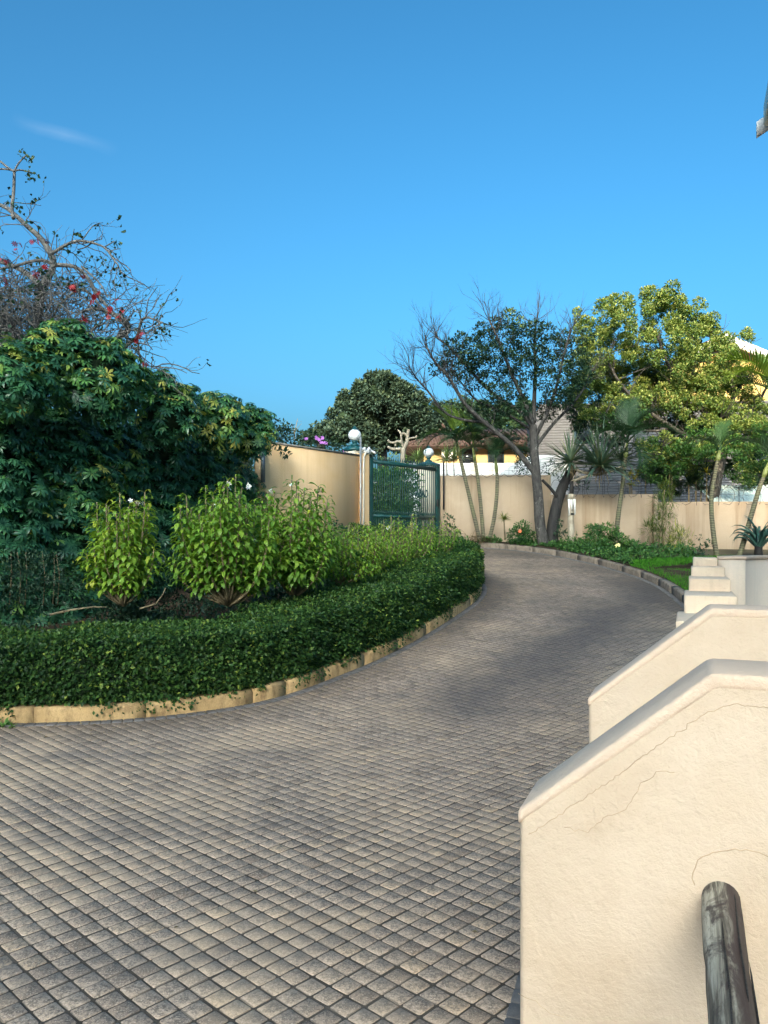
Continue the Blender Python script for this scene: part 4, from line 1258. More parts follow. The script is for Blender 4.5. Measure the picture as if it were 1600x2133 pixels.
# ------------------------------------------------------------------ spoon-leaved shrubs with white flowers
def spoon(curl, w=.34):
    n_ = 6; a = math.radians(48); x = z = 0; pts = [(0, 0)]
    for k in range(n_ - 1):
        x += math.cos(a) / (n_ - 1); z += math.sin(a) / (n_ - 1); a -= curl / (n_ - 1); pts.append((x, z))
    ww = [.018, .045, w * .22, w * .40, w * .5, 0]
    V, q, t = [(0, 0, 0)], [], []
    for k in range(1, n_ - 1):
        V += [(pts[k][0], ww[k], pts[k][1] + ww[k] * .35), (pts[k][0], 0, pts[k][1]), (pts[k][0], -ww[k], pts[k][1] + ww[k] * .35)]
    V.append((pts[-1][0], 0, pts[-1][1]))
    t += [(0, 2, 1), (0, 3, 2)]
    for k in range(n_ - 3):
        b = 1 + 3 * k; q += [(b, b + 1, b + 4, b + 3), (b + 1, b + 2, b + 5, b + 4)]
    b = 1 + 3 * (n_ - 3); e_ = len(V) - 1; t += [(b, b + 1, e_), (b + 1, b + 2, e_)]
    return (arr(V), [np.array(t), np.array(q)])
SP = [spoon(1.9, .20), spoon(2.4, .21), spoon(2.9, .25), spoon(2.1, .17), spoon(3.2, .24)]
SPM = {(k, t): mesh_np('leaf', SP[k][0], SP[k][1], M['plum'], np.full(len(SP[k][0]), (t + .5) / 6), smooth=True) for k in range(5) for t in range(6)}
def petal_flower(nl=5, w=.5):
    parts = []
    for k in range(nl):
        a = 2 * math.pi * k / nl; V, Fs = leaf8(w, .25, .15, .65); V[:, 2] += .25 * V[:, 0]
        R_ = arr([[math.cos(a), -math.sin(a), 0], [math.sin(a), math.cos(a), 0], [0, 0, 1]]); parts.append((V @ R_.T, Fs))
    return merge_tpl(parts)
FLT = petal_flower()
FLW = mesh_np('flower', FLT[0], FLT[1], M['petal_white'])
def spoon_shrub(name, label, base, height, radius, nst, nleaf, lean=(0, 0), flowers=(), nparts=300, leaf=(.16, .27), tmean=.5, group=None):
    root = thing(name, label, 'shrub', base, group)
    base = Vector(base); mb = MB()
    LP, LD, LT_, LS = [], [], [], []
    top = []
    for s_ in range(nst):
        a = s_ * 2.4 + RS.uniform(-.3, .3); rr_ = radius * math.sqrt((s_ + .5) / nst)
        hh = height * (1 - .50 * (rr_ / radius) ** 2 * RS.uniform(.2, 1.6)) * RS.uniform(.80, 1.06)
        tip = base + Vector((rr_ * math.cos(a) + lean[0], rr_ * math.sin(a) + lean[1], hh))
        knee = base + Vector((rr_ * 1.0 * math.cos(a) + lean[0] * .4, rr_ * 1.0 * math.sin(a) + lean[1] * .4, hh * RS.uniform(.25, .42)))
        pts = []
        for t in np.linspace(0, 1, 9):
            pts.append(base.lerp(knee, t).lerp(knee.lerp(tip, t), t))
        mb.tube(pts, np.linspace(.028 if s_ < 5 else .018, .008, 9), 6)
        top.append(tip)
        m_ = max(6, int(nleaf / nst))
        for k in range(m_):
            t = .22 + .78 * ((k + .5) / m_) ** .85
            p = base.lerp(knee, t).lerp(knee.lerp(tip, t), t)
            aa = k * 2.4 + s_
            o_ = Vector((math.cos(aa), math.sin(aa), RS.uniform(-.1, .35)))
            out_ = Vector((p.x - base.x - lean[0] * t, p.y - base.y - lean[1] * t, 0))
            if out_.length > .05: o_ += out_.normalized() * .55
            LP.append(tuple(p)); LD.append(tuple(o_)); LT_.append(tmean + .28 * (t - .5) + RS.normal(0, .16) + (.25 if RS.rand() < .05 else 0)); LS.append(RS.uniform(*leaf) * (1.0 if t < .9 else .75))
    mb.obj('stem', M['stem'], root, smooth=True)
    LP, LD, LT_, LS = arr(LP), arr(LD), np.clip(arr(LT_), 0, .999), arr(LS)
    Mx = frames(LD, np.tile([0, 0, 1.0], (len(LP), 1)) + RS.normal(0, .18, (len(LP), 3))) * LS[:, None, None]
    kk = RS.randint(0, 5, len(LP))
    d_ = unit(-(LP - arr(base))) @ unit(arr(base) - arr([0, 0, EYE]))
    part = np.zeros(len(LP), bool); part[np.argsort(-(d_ + 2 * LS))[:min(nparts, 300)]] = True
    for k in np.where(part)[0]: place('leaf', SPM[int(kk[k]), int(LT_[k] * 6)], Mx[k], LP[k], root)
    cl = Cloud()
    for k in range(5):
        m_ = (~part) & (kk == k); cl.add(SP[k], Mx[m_], LP[m_], LT_[m_])
    if cl.n: cl.obj('foliage', M['plum'], root, smooth=True)
    for px_, py_, nfl in flowers:
        c = at(px_, py_, base[1]); j = min(range(len(top)), key=lambda q: (Vector((top[q].x, 0, top[q].z)) - Vector((c.x, 0, c.z))).length)
        b = MB(); b.tube([top[j] - Vector((0, 0, .1)), top[j].lerp(Vector((c.x, top[j].y, c.z)), .6) + Vector((0, 0, .03)), Vector((c.x, top[j].y, c.z - .03))], [.008, .006, .005], 5); b.obj('flower_stalk', M['stem'], root)
        for q in range(nfl):
            dd = rdir(1, .8)[0]; T = arr([c.x, top[j].y, c.z]) + arr([RS.uniform(-.07, .07), RS.uniform(-.06, .06), RS.uniform(-.03, .04)])
            place('flower', FLW, frames(unit(np.cross(dd, [.3, .9, .1]))[None], dd[None])[0] * RS.uniform(.035, .048), T, root)
    return root
spoon_shrub('spoon_leaf_shrub', 'narrow bright green spoon-leaved shrub standing alone before the dark shrubs', at(258, 1262, 10.2), 1.54, .46, 26, 1400, (0, 0), [(258, 1040, 4), (270, 1046, 4)], 300, tmean=.62)
spoon_shrub('spoon_leaf_shrub', 'widest spoon-leaved shrub, with several white flower heads on top', at(478, 1262, 10.6), 1.74, .78, 42, 3000, (.0, 0), [(430, 1045, 3), (448, 1050, 3), (485, 1018, 2), (525, 1020, 3), (415, 1078, 2)], 300, tmean=.46)
spoon_shrub('spoon_leaf_shrub', 'spoon-leaved shrub in front of the ochre wall', at(612, 1245, 11.2), 1.66, .60, 30, 1900, (.08, 0), [(620, 1008, 3), (668, 1020, 2), (575, 1024, 2)], 300, tmean=.42)
spoon_shrub('spoon_leaf_shrub', 'low light green spoon-leaved shrub below the cable pipe', at(705, 1218, 12.4), 1.0, .52, 22, 1100, (.1, 0), [], 150, (.13, .2), .6)
spoon_shrub('spoon_leaf_shrub', 'low light green spoon-leaved shrub below the slim ochre pillar', at(760, 1208, 13.6), 1.0, .60, 26, 1300, (0, 0), [], 150, (.12, .2), .62)
spoon_shrub('spoon_leaf_shrub', 'bushy light green shrub in front of the gate, left of the others there', at(826, 1196, 14.8), 1.12, .78, 34, 1800, (0, 0), [(808, 1098, 2)], 150, (.11, .18), .56)
spoon_shrub('spoon_leaf_shrub', 'bushy green shrub with small white flowers at the right end of the hedge bed', at(893, 1175, 16.4), 1.0, .78, 34, 1400, (0, 0), [(897, 1138, 3), (905, 1150, 2)], 150, (.10, .17), .42)

# fine dark undergrowth behind the hedge
def leafy(name, label, cat, clumps, mat, size, dens, w=.5, tm=.45, parent=None, stems=None, group=None, tv=.2, tpl=None, part='foliage', up=.4):
    """A shrub from clumps (x,y,z,r): leaves through each clump's outer volume."""
    c0 = arr(clumps)
    root = parent or thing(name, label, cat, (c0[:, 0].mean(), c0[:, 1].mean(), (c0[:, 2] - c0[:, 3]).min()), group)
    cl = Cloud()
    for x, y, z, r in clumps:
        m_ = int(dens * r ** 2); d = rdir(m_)
        p = arr([x, y, z]) + d * (r * RS.uniform(.35, 1.08, m_) ** .6)[:, None] * arr([1, 1, .85])
        D = unit(d + RS.normal(0, .6, (m_, 3)) + arr([0, 0, up * .4])); U = unit(d * .5 + arr([0, 0, 1]) + RS.normal(0, .4, (m_, 3)))
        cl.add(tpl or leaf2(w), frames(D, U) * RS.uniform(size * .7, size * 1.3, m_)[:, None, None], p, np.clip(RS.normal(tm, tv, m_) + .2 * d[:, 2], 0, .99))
    if stems:
        b = MB()
        for pts, r in stems: b.tube(pts, np.linspace(r, r * .4, len(pts)), 6)
        b.obj('stem', M['stem'], root, smooth=True)
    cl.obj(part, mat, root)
    return root
def cl_at(lst, Y, dy=.3):
    out = []
    for px_, py_, r in lst:
        y = Y + RS.uniform(-dy, dy); p = at(px_, py_, y); out.append((p.x, p.y, p.z, r * Y / F))
    return out
leafy('undergrowth_shrub', 'dull dark shrub with thin upright stems at the far left behind the hedge', 'shrub', cl_at([(20, 1210, 55), (75, 1200, 50), (110, 1185, 45), (50, 1165, 35), (150, 1225, 40), (10, 1250, 40), (100, 1240, 45)], 9.9), M['darkleaf'], .05, 4200, .4, .35,
      stems=[([at(px_, 1260, 9.9), at(px_ + 4, 1200, 9.9), at(px_ + RS.uniform(-8, 8), 1150, 9.9)], .008) for px_ in (20, 40, 52, 90, 110, 120)])
leafy('undergrowth_shrub', 'dark small-leaved bush behind the hedge, between the narrow and the widest spoon-leaved shrubs', 'shrub', cl_at([(345, 1210, 50), (365, 1170, 42), (380, 1235, 45), (320, 1240, 40), (400, 1190, 40), (180, 1240, 40)], 10.9), M['darkleaf'], .055, 3600, .5, .35)
leafy('undergrowth_shrub', 'green low growth between the hedge top and the light green shrubs', 'shrub', cl_at([(660, 1215, 40), (700, 1195, 40), (740, 1180, 30), (560, 1235, 40)], 12.2) + cl_at([(800, 1185, 30), (850, 1170, 32), (930, 1150, 30), (960, 1140, 26)], 16), M['cover'], .06, 3600, .5, .3)
n_ = 26000
cl = Cloud(); s = RS.uniform(4.2, LL[-1] - 1, n_); d_ = RS.uniform(1.25, 4.2, n_)
P_, Nn = kl(s, d_, RS.uniform(.12, .5, n_)); P_[:, 2] += .22 + .30 * wob(P_, 2.3, 7) + .12 * wob(P_, 6.1, 2)
k = (P_[:, 0] < 2.0) & ((P_[:, 0] + .4) * .63 + (P_[:, 1] - 21.4) * .77 < 40) & ((P_[:, 0] - GL.x) * gn.x + (P_[:, 1] - GL.y) * gn.y > .15)
P_ = P_[k]; n_ = len(P_)
cl.add(leaf2(.55), frames(RS.normal(0, 1, (n_, 3)) + arr([0, -.3, .4]), RS.normal(0, .5, (n_, 3)) + arr([0, -.2, 1])) * RS.uniform(.05, .10, n_)[:, None, None], P_, np.clip(RS.normal(.4, .2, n_), 0, .97))
cl.obj('ground_cover', M['darkleaf'])
# bare whips and fallen sticks on the hedge
for label, pts, Y, r in (('long bare stick lying on the hedge top below the narrow shrub', [(105, 1278), (150, 1268), (195, 1262), (222, 1263)], 9.4, .016),
                         ('forked bare stick on the hedge between the two spoon-leaved shrubs', [(292, 1266), (325, 1256), (340, 1235), (345, 1222)], 9.7, .012),
                         ('thin bare stick lying on the hedge below the ochre wall', [(664, 1252), (690, 1243), (717, 1234)], 11.6, .010)):
    b = MB(); b.tube([at(a_, b_, Y) + Vector((0, 0, -.012)) for a_, b_ in pts], np.linspace(r, r * .5, len(pts)), 6)
    prop(b.obj('fallen_stick', M['stem']), label, 'stick')

# ------------------------------------------------------------------ branching
def branch(mb, p, d, L_, r, depth, tips, spread=.55, up=.25, kids=(2, 4), seg=5, sides=5, shrink=.62, wander=.16):
    pts = [Vector(p)]; d = Vector(d).normalized()
    for k in range(seg):
        d = (d + Vector(RS.normal(0, wander, 3)) + Vector((0, 0, up * .12))).normalized()
        pts.append(pts[-1] + d * (L_ / seg))
    mb.tube(pts, np.linspace(r, r * .5, seg + 1), sides, False)
    tips.append((pts[-1], d))
    if depth <= 0: return
    for k in range(RS.randint(kids[0], kids[1] + 1)):
        t = RS.uniform(.3, 1.0); q = pts[min(seg, max(1, int(round(t * seg))))]
        nd = (d + Vector(RS.normal(0, spread, 3)) + Vector((0, 0, up))).normalized()
        branch(mb, q, nd, L_ * shrink * RS.uniform(.75, 1.2), r * .5, depth - 1, tips, spread, up, kids, max(3, seg - 1), max(3, sides - 1), shrink, wander)
def limb_pts(lst, Y0, Y1=None, wig=.0):
    Y1 = Y0 if Y1 is None else Y1
    n_ = len(lst); out = [at(a_, b_, Y0 + (Y1 - Y0) * k / max(1, n_ - 1)) for k, (a_, b_) in enumerate(lst)]
    P = arr([tuple(o) for o in out])
    for _ in range(2):
        Q = np.empty((2 * len(P) - 2, 3)); Q[0::2] = .75 * P[:-1] + .25 * P[1:]; Q[1::2] = .25 * P[:-1] + .75 * P[1:]
        P = np.concatenate([P[:1], Q, P[-1:]])
    return P

# ------------------------------------------------------------------ half-bare tree in front of the stained wall
bt = thing('half_bare_tree', 'half-bare grey tree with spreading twiggy limbs in front of the stained wall', 'tree', at(1130, 1132, 22.6))
mt, mw = MB(), MB(); tips = []
Yb = 22.6
P = limb_pts([(1133, 1140), (1124, 1090), (1122, 1040), (1117, 990), (1113, 940), (1110, 885)], Yb)
mt.tube(P, np.interp(np.linspace(0, 1, len(P)), [0, .12, 1], [.21, .165, .11]), 12)
limbs = [([(1113, 985), (1075, 935), (1040, 905), (1000, 872), (970, 845), (950, 812), (935, 785), (905, 755), (885, 715)], 21.6, .085),
         ([(1016, 880), (965, 876), (925, 862), (893, 815), (868, 790), (855, 768)], 21.4, .05),
         ([(1110, 890), (1085, 855), (1045, 835), (1005, 800), (965, 755), (935, 722), (905, 700)], 23.2, .07),
         ([(1110, 885), (1095, 840), (1072, 795), (1052, 745), (1035, 700), (1018, 665)], 22.2, .075),
         ([(1112, 880), (1113, 820), (1116, 765), (1112, 710), (1118, 665)], 23.4, .075),
         ([(1112, 915), (1140, 860), (1160, 805), (1172, 750), (1188, 690)], 22.0, .07),
         ([(1116, 930), (1150, 885), (1185, 850), (1215, 815), (1232, 770)], 23.6, .06),
         ([(1113, 900), (1070, 870), (1030, 850), (990, 835), (960, 795), (940, 770)], 24.2, .05)]
for pts, Y1, r in limbs:
    P = limb_pts(pts, Yb, Y1); mt.tube(P, np.linspace(r, r * .28, len(P)), 7)
    m_ = len(P)
    for k in range(int(m_ * .28), m_, 1):
        for _ in range(2 if k > m_ * .5 else 1):
            d = Vector(P[min(k + 1, m_ - 1)] - P[k - 1]).normalized()
            branch(mw, P[k], d * .7 + Vector(RS.normal(0, .5, 3)) + Vector((0, 0, .4)), RS.uniform(.4, .8), .011, 2, tips, .42, .35, (2, 3), 4, 4, .66)
mt.obj('trunk', M['bark_grey'], bt, smooth=True)
o = mw.obj('twigs', M['twig'], bt); o.name = 'twig'; o['kind'] = 'stuff'
leafy('', '', '', cl_at([(950, 740, 20), (985, 725, 26), (1010, 708, 24), (1045, 700, 28), (1062, 662, 22), (1090, 705, 30), (1112, 685, 22), (1150, 722, 28), (1175, 705, 22), (1060, 755, 28), (1100, 765, 28), (1005, 765, 26), (965, 770, 22), (1040, 820, 26), (1080, 812, 24),
                         (1135, 790, 28), (1165, 760, 26), (1010, 850, 20), (1135, 855, 26), (1195, 725, 26), (1190, 800, 26), (1205, 770, 24), (1030, 735, 24), (985, 800, 18), (1170, 830, 24), (1080, 735, 24), (1120, 740, 24), (930, 765, 16), (945, 790, 16), (975, 745, 18), (1020, 790, 20), (1055, 785, 22), (1210, 745, 20), (1215, 785, 22), (1150, 830, 22), (1050, 850, 20), (1090, 850, 18), (1025, 880, 16), (1140, 690, 18), (1075, 690, 18), (940, 722, 18), (960, 708, 18), (922, 748, 15), (1002, 688, 18), (1030, 674, 16), (905, 770, 12), (980, 760, 20), (1000, 740, 22), (1225, 700, 16)], 22.8, .9), M['darkleaf'], .088, 3000, .55, .4, parent=bt)
leafy('', '', '', cl_at([(1062, 655, 14), (1085, 668, 10)], 22.5), M['crown'], .07, 2600, .55, .7, parent=bt)  # sunlit tip of the tree put in as brighter leaf colour

# spiky-headed tree with the dark leaning trunk
pt = thing('screw_pine', 'screw pine with a dark leaning trunk and spiky grey-green leaf heads', 'tree', at(1150, 1132, 23.0))
b = MB(); P = limb_pts([(1148, 1138), (1152, 1090), (1162, 1040), (1178, 1000), (1196, 975)], 23.0, 23.1); b.tube(P, np.linspace(.20, .12, len(P)), 12)
P = limb_pts([(1165, 1042), (1150, 1020), (1130, 1000)], 23.0, 22.7); b.tube(P, np.linspace(.06, .04, len(P)), 7)
b.obj('trunk', M['bark_dark'], pt, smooth=True)
b = MB()
for pts, r in (([(1190, 1004), (1225, 990), (1262, 986), (1300, 970)], .045), ([(1196, 975), (1215, 985), (1240, 985), (1252, 965)], .05), ([(1235, 985), (1250, 975), (1262, 960)], .04), ([(1196, 978), (1192, 968), (1188, 960)], .06)):
    P = limb_pts(pts, 22.9); b.tube(P, np.linspace(r, r * .8, len(P)), 7)
b.obj('branch', M['dead_wood'], pt, smooth=True)
def strap(curl, w, n_=6, rise=0.0, tip=.0):
    a = rise; x = z = 0; pts = [(0, 0)]
    for k in range(n_ - 1):
        x += math.cos(a) / (n_ - 1); z += math.sin(a) / (n_ - 1); a -= curl / (n_ - 1) * (.3 + 1.4 * k / (n_ - 2)); pts.append((x, z))
    ww = np.interp(np.linspace(0, 1, n_), [0, .15, .6, 1], [w * .8, w, w * .8, tip])
    V, q = [], []
    for k in range(n_): V += [(pts[k][0], ww[k] / 2, pts[k][1] + ww[k] * .25), (pts[k][0], 0, pts[k][1]), (pts[k][0], -ww[k] / 2, pts[k][1] + ww[k] * .25)]
    for k in range(n_ - 1): b = 3 * k; q += [(b, b + 1, b + 4, b + 3), (b + 1, b + 2, b + 5, b + 4)]
    return (arr(V), [np.array(q)])
ST = [strap(.35, .062), strap(.9, .06), strap(1.5, .06), strap(.15, .055)]
STM = {(k, t): mesh_np('leaf', ST[k][0], ST[k][1], M['pand'], np.full(len(ST[k][0]), (t + .5) / 5)) for k in range(4) for t in range(5)}
def head(c, n_, L_, axis=(0, 0, 1), low=-.25):
    d = rdir(n_ * 3); d = d[(d @ unit(arr(axis))) > low][:n_]
    for q in d:
        el = q @ unit(arr(axis)); k = 3 if el > .7 else RS.choice([0, 0, 1, 2 if el < .2 else 1])
        place('leaf', STM[int(k), int(np.clip(RS.normal(.4 + .25 * el, .2), 0, .99) * 5)], frames(q[None], arr([[0, 0, 1.0]]) + RS.normal(0, .1, (1, 3)))[0] * L_ * RS.uniform(.75, 1.1), arr(c) + q * .06, pt)
head(at(1188, 962, 22.8), 60, 1.05, (-.35, -.2, .8), -.2)
head(at(1250, 972, 22.6), 95, 1.40, (0, -.25, 1), -.1)
head(at(1292, 960, 23.0), 46, 1.0, (.3, 0, .9), -.2)
cl = Cloud()
for c, n_ in ((at(1188, 962, 22.8), 14), (at(1252, 972, 22.6), 18)):
    d = rdir(n_, -1.0); cl.add(strap(.8, .06), frames(d, np.tile([0, 0, 1.0], (n_, 1))) * RS.uniform(.4, .8, n_)[:, None, None], np.tile(arr(c), (n_, 1)), RS.rand(n_))
cl.obj('dead_leaves', M['dry'], pt).name = 'dry_leaf'

# weathered post
wp = thing('weathered_post', 'weathered white and grey wooden post in front of the stained wall', 'post', at(1190, 1128, 22.7))
c = at(1190, 1128, 22.7); z = lambda py_: EYE + (HOR - py_) * 22.7 / F
b = MB(); b.tube([(c.x - .01, c.y, z(1140)), (c.x, c.y, z(1100)), (c.x - .02, c.y, z(1070)), (c.x, c.y, z(1040))], [.10, .095, .085, .075], 10); b.obj('shaft', M['dead_wood'], wp, smooth=True)
b = MB(); b.lathe((c.x, c.y, 0), [(.06, z(1042)), (.10, z(1038)), (.11, z(1034)), (.09, z(1030)), (.05, z(1028))], 12); b.obj('knob', M['dead_wood'], wp, smooth=True)
b = MB(); b.tube([(c.x, c.y, z(1030)), (c.x + .01, c.y, z(1002))], [.065, .055], 10); b.obj('stub', M['bark_dark'], wp, smooth=True)
for dx, zt_, zb_ in ((-.09, 1040, 1072), (-.015, 1041, 1060), (.075, 1040, 1071)):
    b = MB(); b.prism([(c.x + dx - .03, c.y - .09, z(zt_)), (c.x + dx + .03, c.y - .10, z(zt_)), (c.x + dx + .022, c.y - .12, z(zb_)), (c.x + dx - .008, c.y - .12, z(zb_ + 3))], (0, .025, 0)); b.obj('split_board', M['white'], wp)
b = MB(); b.box((c.x + .01, c.y - .10, z(1071)), (.09, .05, .06)); b.obj('hook', M['bark_dark'], wp, bevel=.01)

# ------------------------------------------------------------------ palms along the wall
def frond(L_, droop, nl=26, w=.34, up=.9, vee=.35):
    """A feather leaf along +x that rises then droops; unit tints."""
    n_ = 12; a = up; x = z = 0; pts = [arr([0, 0, 0])]
    for k in range(n_ - 1):
        x += math.cos(a) * L_ / (n_ - 1); z += math.sin(a) * L_ / (n_ - 1); a -= droop / (n_ - 1); pts.append(arr([x, 0, z]))
    P = arr(pts); b = MB(); b.tube(P, np.linspace(.022, .005, n_), 4)
    V0 = np.concatenate(b.V); F0 = np.concatenate(b.Q)
    D, T, U, Ls = [], [], [], []
    for k in range(nl):
        t = .16 + .84 * k / (nl - 1); i_ = min(n_ - 2, int(t * (n_ - 1))); f = t * (n_ - 1) - i_
        p = P[i_] * (1 - f) + P[i_ + 1] * f; tg = unit(P[i_ + 1] - P[i_]); nz = unit(np.cross(tg, [0, 1, 0])); nz = nz if nz[2] > 0 else -nz
        for sd in (-1, 1):
            D.append(unit(tg * (.45 + .5 * t) + arr([0, sd, 0]) * .9 + nz * vee)); T.append(p); U.append(nz); Ls.append(w * L_ * (math.sin(math.pi * min(1, .18 + .8 * t)) ** .7) * RS.uniform(.85, 1.1))
    D, T, U, Ls = arr(D), arr(T), arr(U), arr(Ls)
    tv, tf, tt = scatter(*(strap(.5, .085, 4)), frames(D, U) * Ls[:, None, None], T, np.zeros(len(T)))
    return np.concatenate([V0, tv]), [F0] + [f + len(V0) for f in tf]
FR = [frond(1.5, 1.5), frond(1.7, 2.0), frond(1.4, 1.1), frond(1.6, 2.5, up=1.2)]
FRM = {(k, t): mesh_np('frond', FR[k][0], FR[k][1], M['palm'], np.clip((t + .5) / 4 + RS.normal(0, .06, len(FR[k][0])), 0, 1)) for k in range(4) for t in range(4)}
def bark_ring_mat():
    m, N, L, b, out = new_mat('ringed_palm_bark')
    v = coords(N, L)
    wv = N.new('ShaderNodeTexWave'); wv.bands_direction = 'Z'; wv.inputs['Scale'].default_value = 4.5; wv.inputs['Distortion'].default_value = 5; wv.inputs['Detail'].default_value = 3
    L.new(v, wv.inputs['Vector'])
    n1 = noise(N, L, 5, 5, .6, v)
    r = ramp_node(N, [(.1, (.06, .052, .038)), (.4, (.10, .09, .06)), (.85, (.15, .135, .085))])
    L.new(wv.outputs['Fac'], r.inputs[0])
    c = mix(N, L, maprange(N, L, n1.outputs[0], .4, .7, 0, .6), r.outputs[0], (.15, .16, .07))
    L.new(c, b.inputs['Base Color']); b.inputs['Roughness'].default_value = .8
    bump(N, L, b, wv.outputs['Fac'], .4, .02)
    return m
M['palmbark'] = bark_ring_mat()
M['shaft_green'] = plain_mat('crown_shaft', (.16, .19, .06), .5, .3, 5)
def palm(label, pts, Y, r, fronds, shaft=.45, Y1=None):
    P = limb_pts(pts, Y, Y1)
    root = thing('palm_tree', label, 'palm', Vector(P[0]), 'slender palms along the stained wall')
    b = MB(); b.tube(P, np.interp(np.linspace(0, 1, len(P)), [0, .12, 1], [r * 1.5, r, r * .75]), 10); b.obj('trunk', M['palmbark'], root, smooth=True)
    tp = P[-1]; d = unit(P[-1] - P[-3]); e_ = tp + d * shaft
    b = MB(); b.tube([tp, tp + d * shaft * .3, e_], [r * .75, r * 1.0, r * .4], 9); b.obj('crown_shaft', M['shaft_green'], root, smooth=True)
    for az, el, L_, k, t in fronds:
        a = math.radians(az); el = math.radians(el)
        # az 0 = right, 90 = away, 180 = left, 270 = towards us
        fd = arr([math.cos(a) * math.cos(el), math.sin(a) * math.cos(el), math.sin(el)])
        hx = arr([math.cos(a), math.sin(a), 0]); M_ = np.stack([hx, arr([-math.sin(a), math.cos(a), 0]), arr([0, 0, 1.0])], -1)
        tl = el - .6
        R_ = arr([[math.cos(tl), 0, -math.sin(tl)], [0, 1, 0], [math.sin(tl), 0, math.cos(tl)]])
        place('frond', FRM[k, t], M_ @ R_ * L_, e_, root)
    return root
palm('leftmost palm of three, curving to the left, by the gate end of the wall', [(1000, 1128), (990, 1085), (978, 1035), (966, 985), (958, 950)], 23.2, .065,
     [(175, 60, 1.15, 2, 3), (120, 75, 1.0, 2, 3), (200, 25, .9, 1, 1), (330, 30, .8, 1, 0), (20, 45, .85, 0, 1), (250, 25, .8, 1, 0), (150, 15, .9, 3, 0)])
palm('middle palm of three, nearly straight, with a bright upright frond', [(1008, 1128), (1004, 1085), (1000, 1035), (994, 985), (990, 962)], 23.3, .062,
     [(160, 78, .95, 2, 3), (60, 55, .9, 0, 1), (190, 30, .8, 1, 1), (340, 35, .85, 1, 0), (300, 20, .7, 3, 0), (220, 15, .75, 3, 0)])
palm('rightmost palm of three, leaning right, with a yellow crown shaft', [(1018, 1128), (1028, 1090), (1035, 1040), (1036, 995), (1035, 985)], 23.2, .062,
     [(20, 50, .9, 0, 0), (340, 30, .85, 1, 0), (70, 60, .8, 0, 1), (200, 35, .8, 1, 0), (260, 20, .7, 3, 0), (300, 55, .8, 0, 0)])
palm('single palm rising from the shrub with yellow flowers', [(1283, 1125), (1287, 1080), (1294, 1030), (1300, 985), (1303, 955)], 22.6, .07,
     [(10, 60, 1.2, 0, 0), (330, 35, 1.1, 1, 0), (170, 55, 1.1, 0, 0), (210, 30, 1.0, 1, 0), (60, 75, 1.2, 2, 0), (270, 25, .9, 3, 0), (300, -40, .8, 3, 0)])
palm('palm bending outward behind the stepped pillar', [(1497, 1175), (1489, 1135), (1483, 1085), (1481, 1040), (1487, 1000), (1495, 960)], 21.8, .07,
     [(0, 60, .7, 1, 0), (45, 70, .8, 2, 1), (150, 45, .7, 1, 0), (200, 40, .6, 1, 0), (330, 35, .7, 1, 0)], .3)
palm('palm leaning right beside the aloe', [(1535, 1175), (1552, 1120), (1566, 1070), (1580, 1022), (1590, 995)], 21.6, .075,
     [(0, 65, .8, 1, 0), (180, 65, .7, 1, 0), (150, 78, .8, 2, 1), (320, 45, .7, 1, 0), (60, 60, .8, 0, 0)], .5)
palm('palm behind the wall with a sunlit feathery frond at the right edge', [(1640, 1060), (1632, 980), (1626, 900), (1622, 850)], 24.9, .08,
     [(180, 60, 1.6, 1, 3), (200, 45, 1.4, 1, 3), (160, 30, 1.3, 0, 2), (100, 70, 1.4, 2, 2), (240, 30, 1.1, 1, 1), (0, 50, 1.4, 1, 2)], .4)

# aloe
al = thing('aloe', 'large blue-green aloe behind the curved wall at the right edge', 'aloe', at(1578, 1160, 21.2))
def fat(curl, w=.15, th=.05, n_=7, rise=.9):
    a = rise; x = z = 0; pts = [(0, 0)]
    for k in range(n_ - 1):
        x += math.cos(a) / (n_ - 1); z += math.sin(a) / (n_ - 1); a -= curl / (n_ - 1) * (.2 + 1.6 * k / (n_ - 2)); pts.append((x, z))
    ww = w * (1 - np.linspace(0, 1, n_) ** 1.3) + .006
    V, q = [], []
    for k in range(n_):
        x, z = pts[k]; V += [(x, ww[k] / 2, z + ww[k] * .22), (x, 0, z), (x, -ww[k] / 2, z + ww[k] * .22), (x, 0, z - th * ww[k] / w)]
    for k in range(n_ - 1):
        for j in range(4): b = 4 * k; q.append((b + j, b + (j + 1) % 4, b + 4 + (j + 1) % 4, b + 4 + j))
    return (arr(V), [np.array(q)])
FA = [fat(1.9), fat(2.6), fat(3.3), fat(1.2, rise=1.2)]
FAM = {(k, t): mesh_np('leaf', FA[k][0], FA[k][1], M['aloe'], np.full(len(FA[k][0]), (t + .5) / 3), smooth=True) for k in range(4) for t in range(3)}
c = at(1580, 1122, 21.2)
for k in range(28):
    a = k * 2.4; lv = k / 28
    q = arr([math.cos(a), math.sin(a), 0])
    M_ = np.stack([q, np.cross([0, 0, 1], q), arr([0, 0, 1.0])], -1)
    place('leaf', FAM[int(2 if lv < .3 else 1 if lv < .65 else 0 if lv < .88 else 3), int(RS.randint(3))], M_ * (1.0 - .3 * lv) * RS.uniform(.9, 1.1), arr(c) + arr([0, 0, -.28 + .40 * lv]) + q * .05, al)
b = MB(); b.tube([at(1580, 1165, 21.2), at(1580, 1105, 21.2)], [.12, .07], 10); b.obj('stem', M['bark_dark'], al)

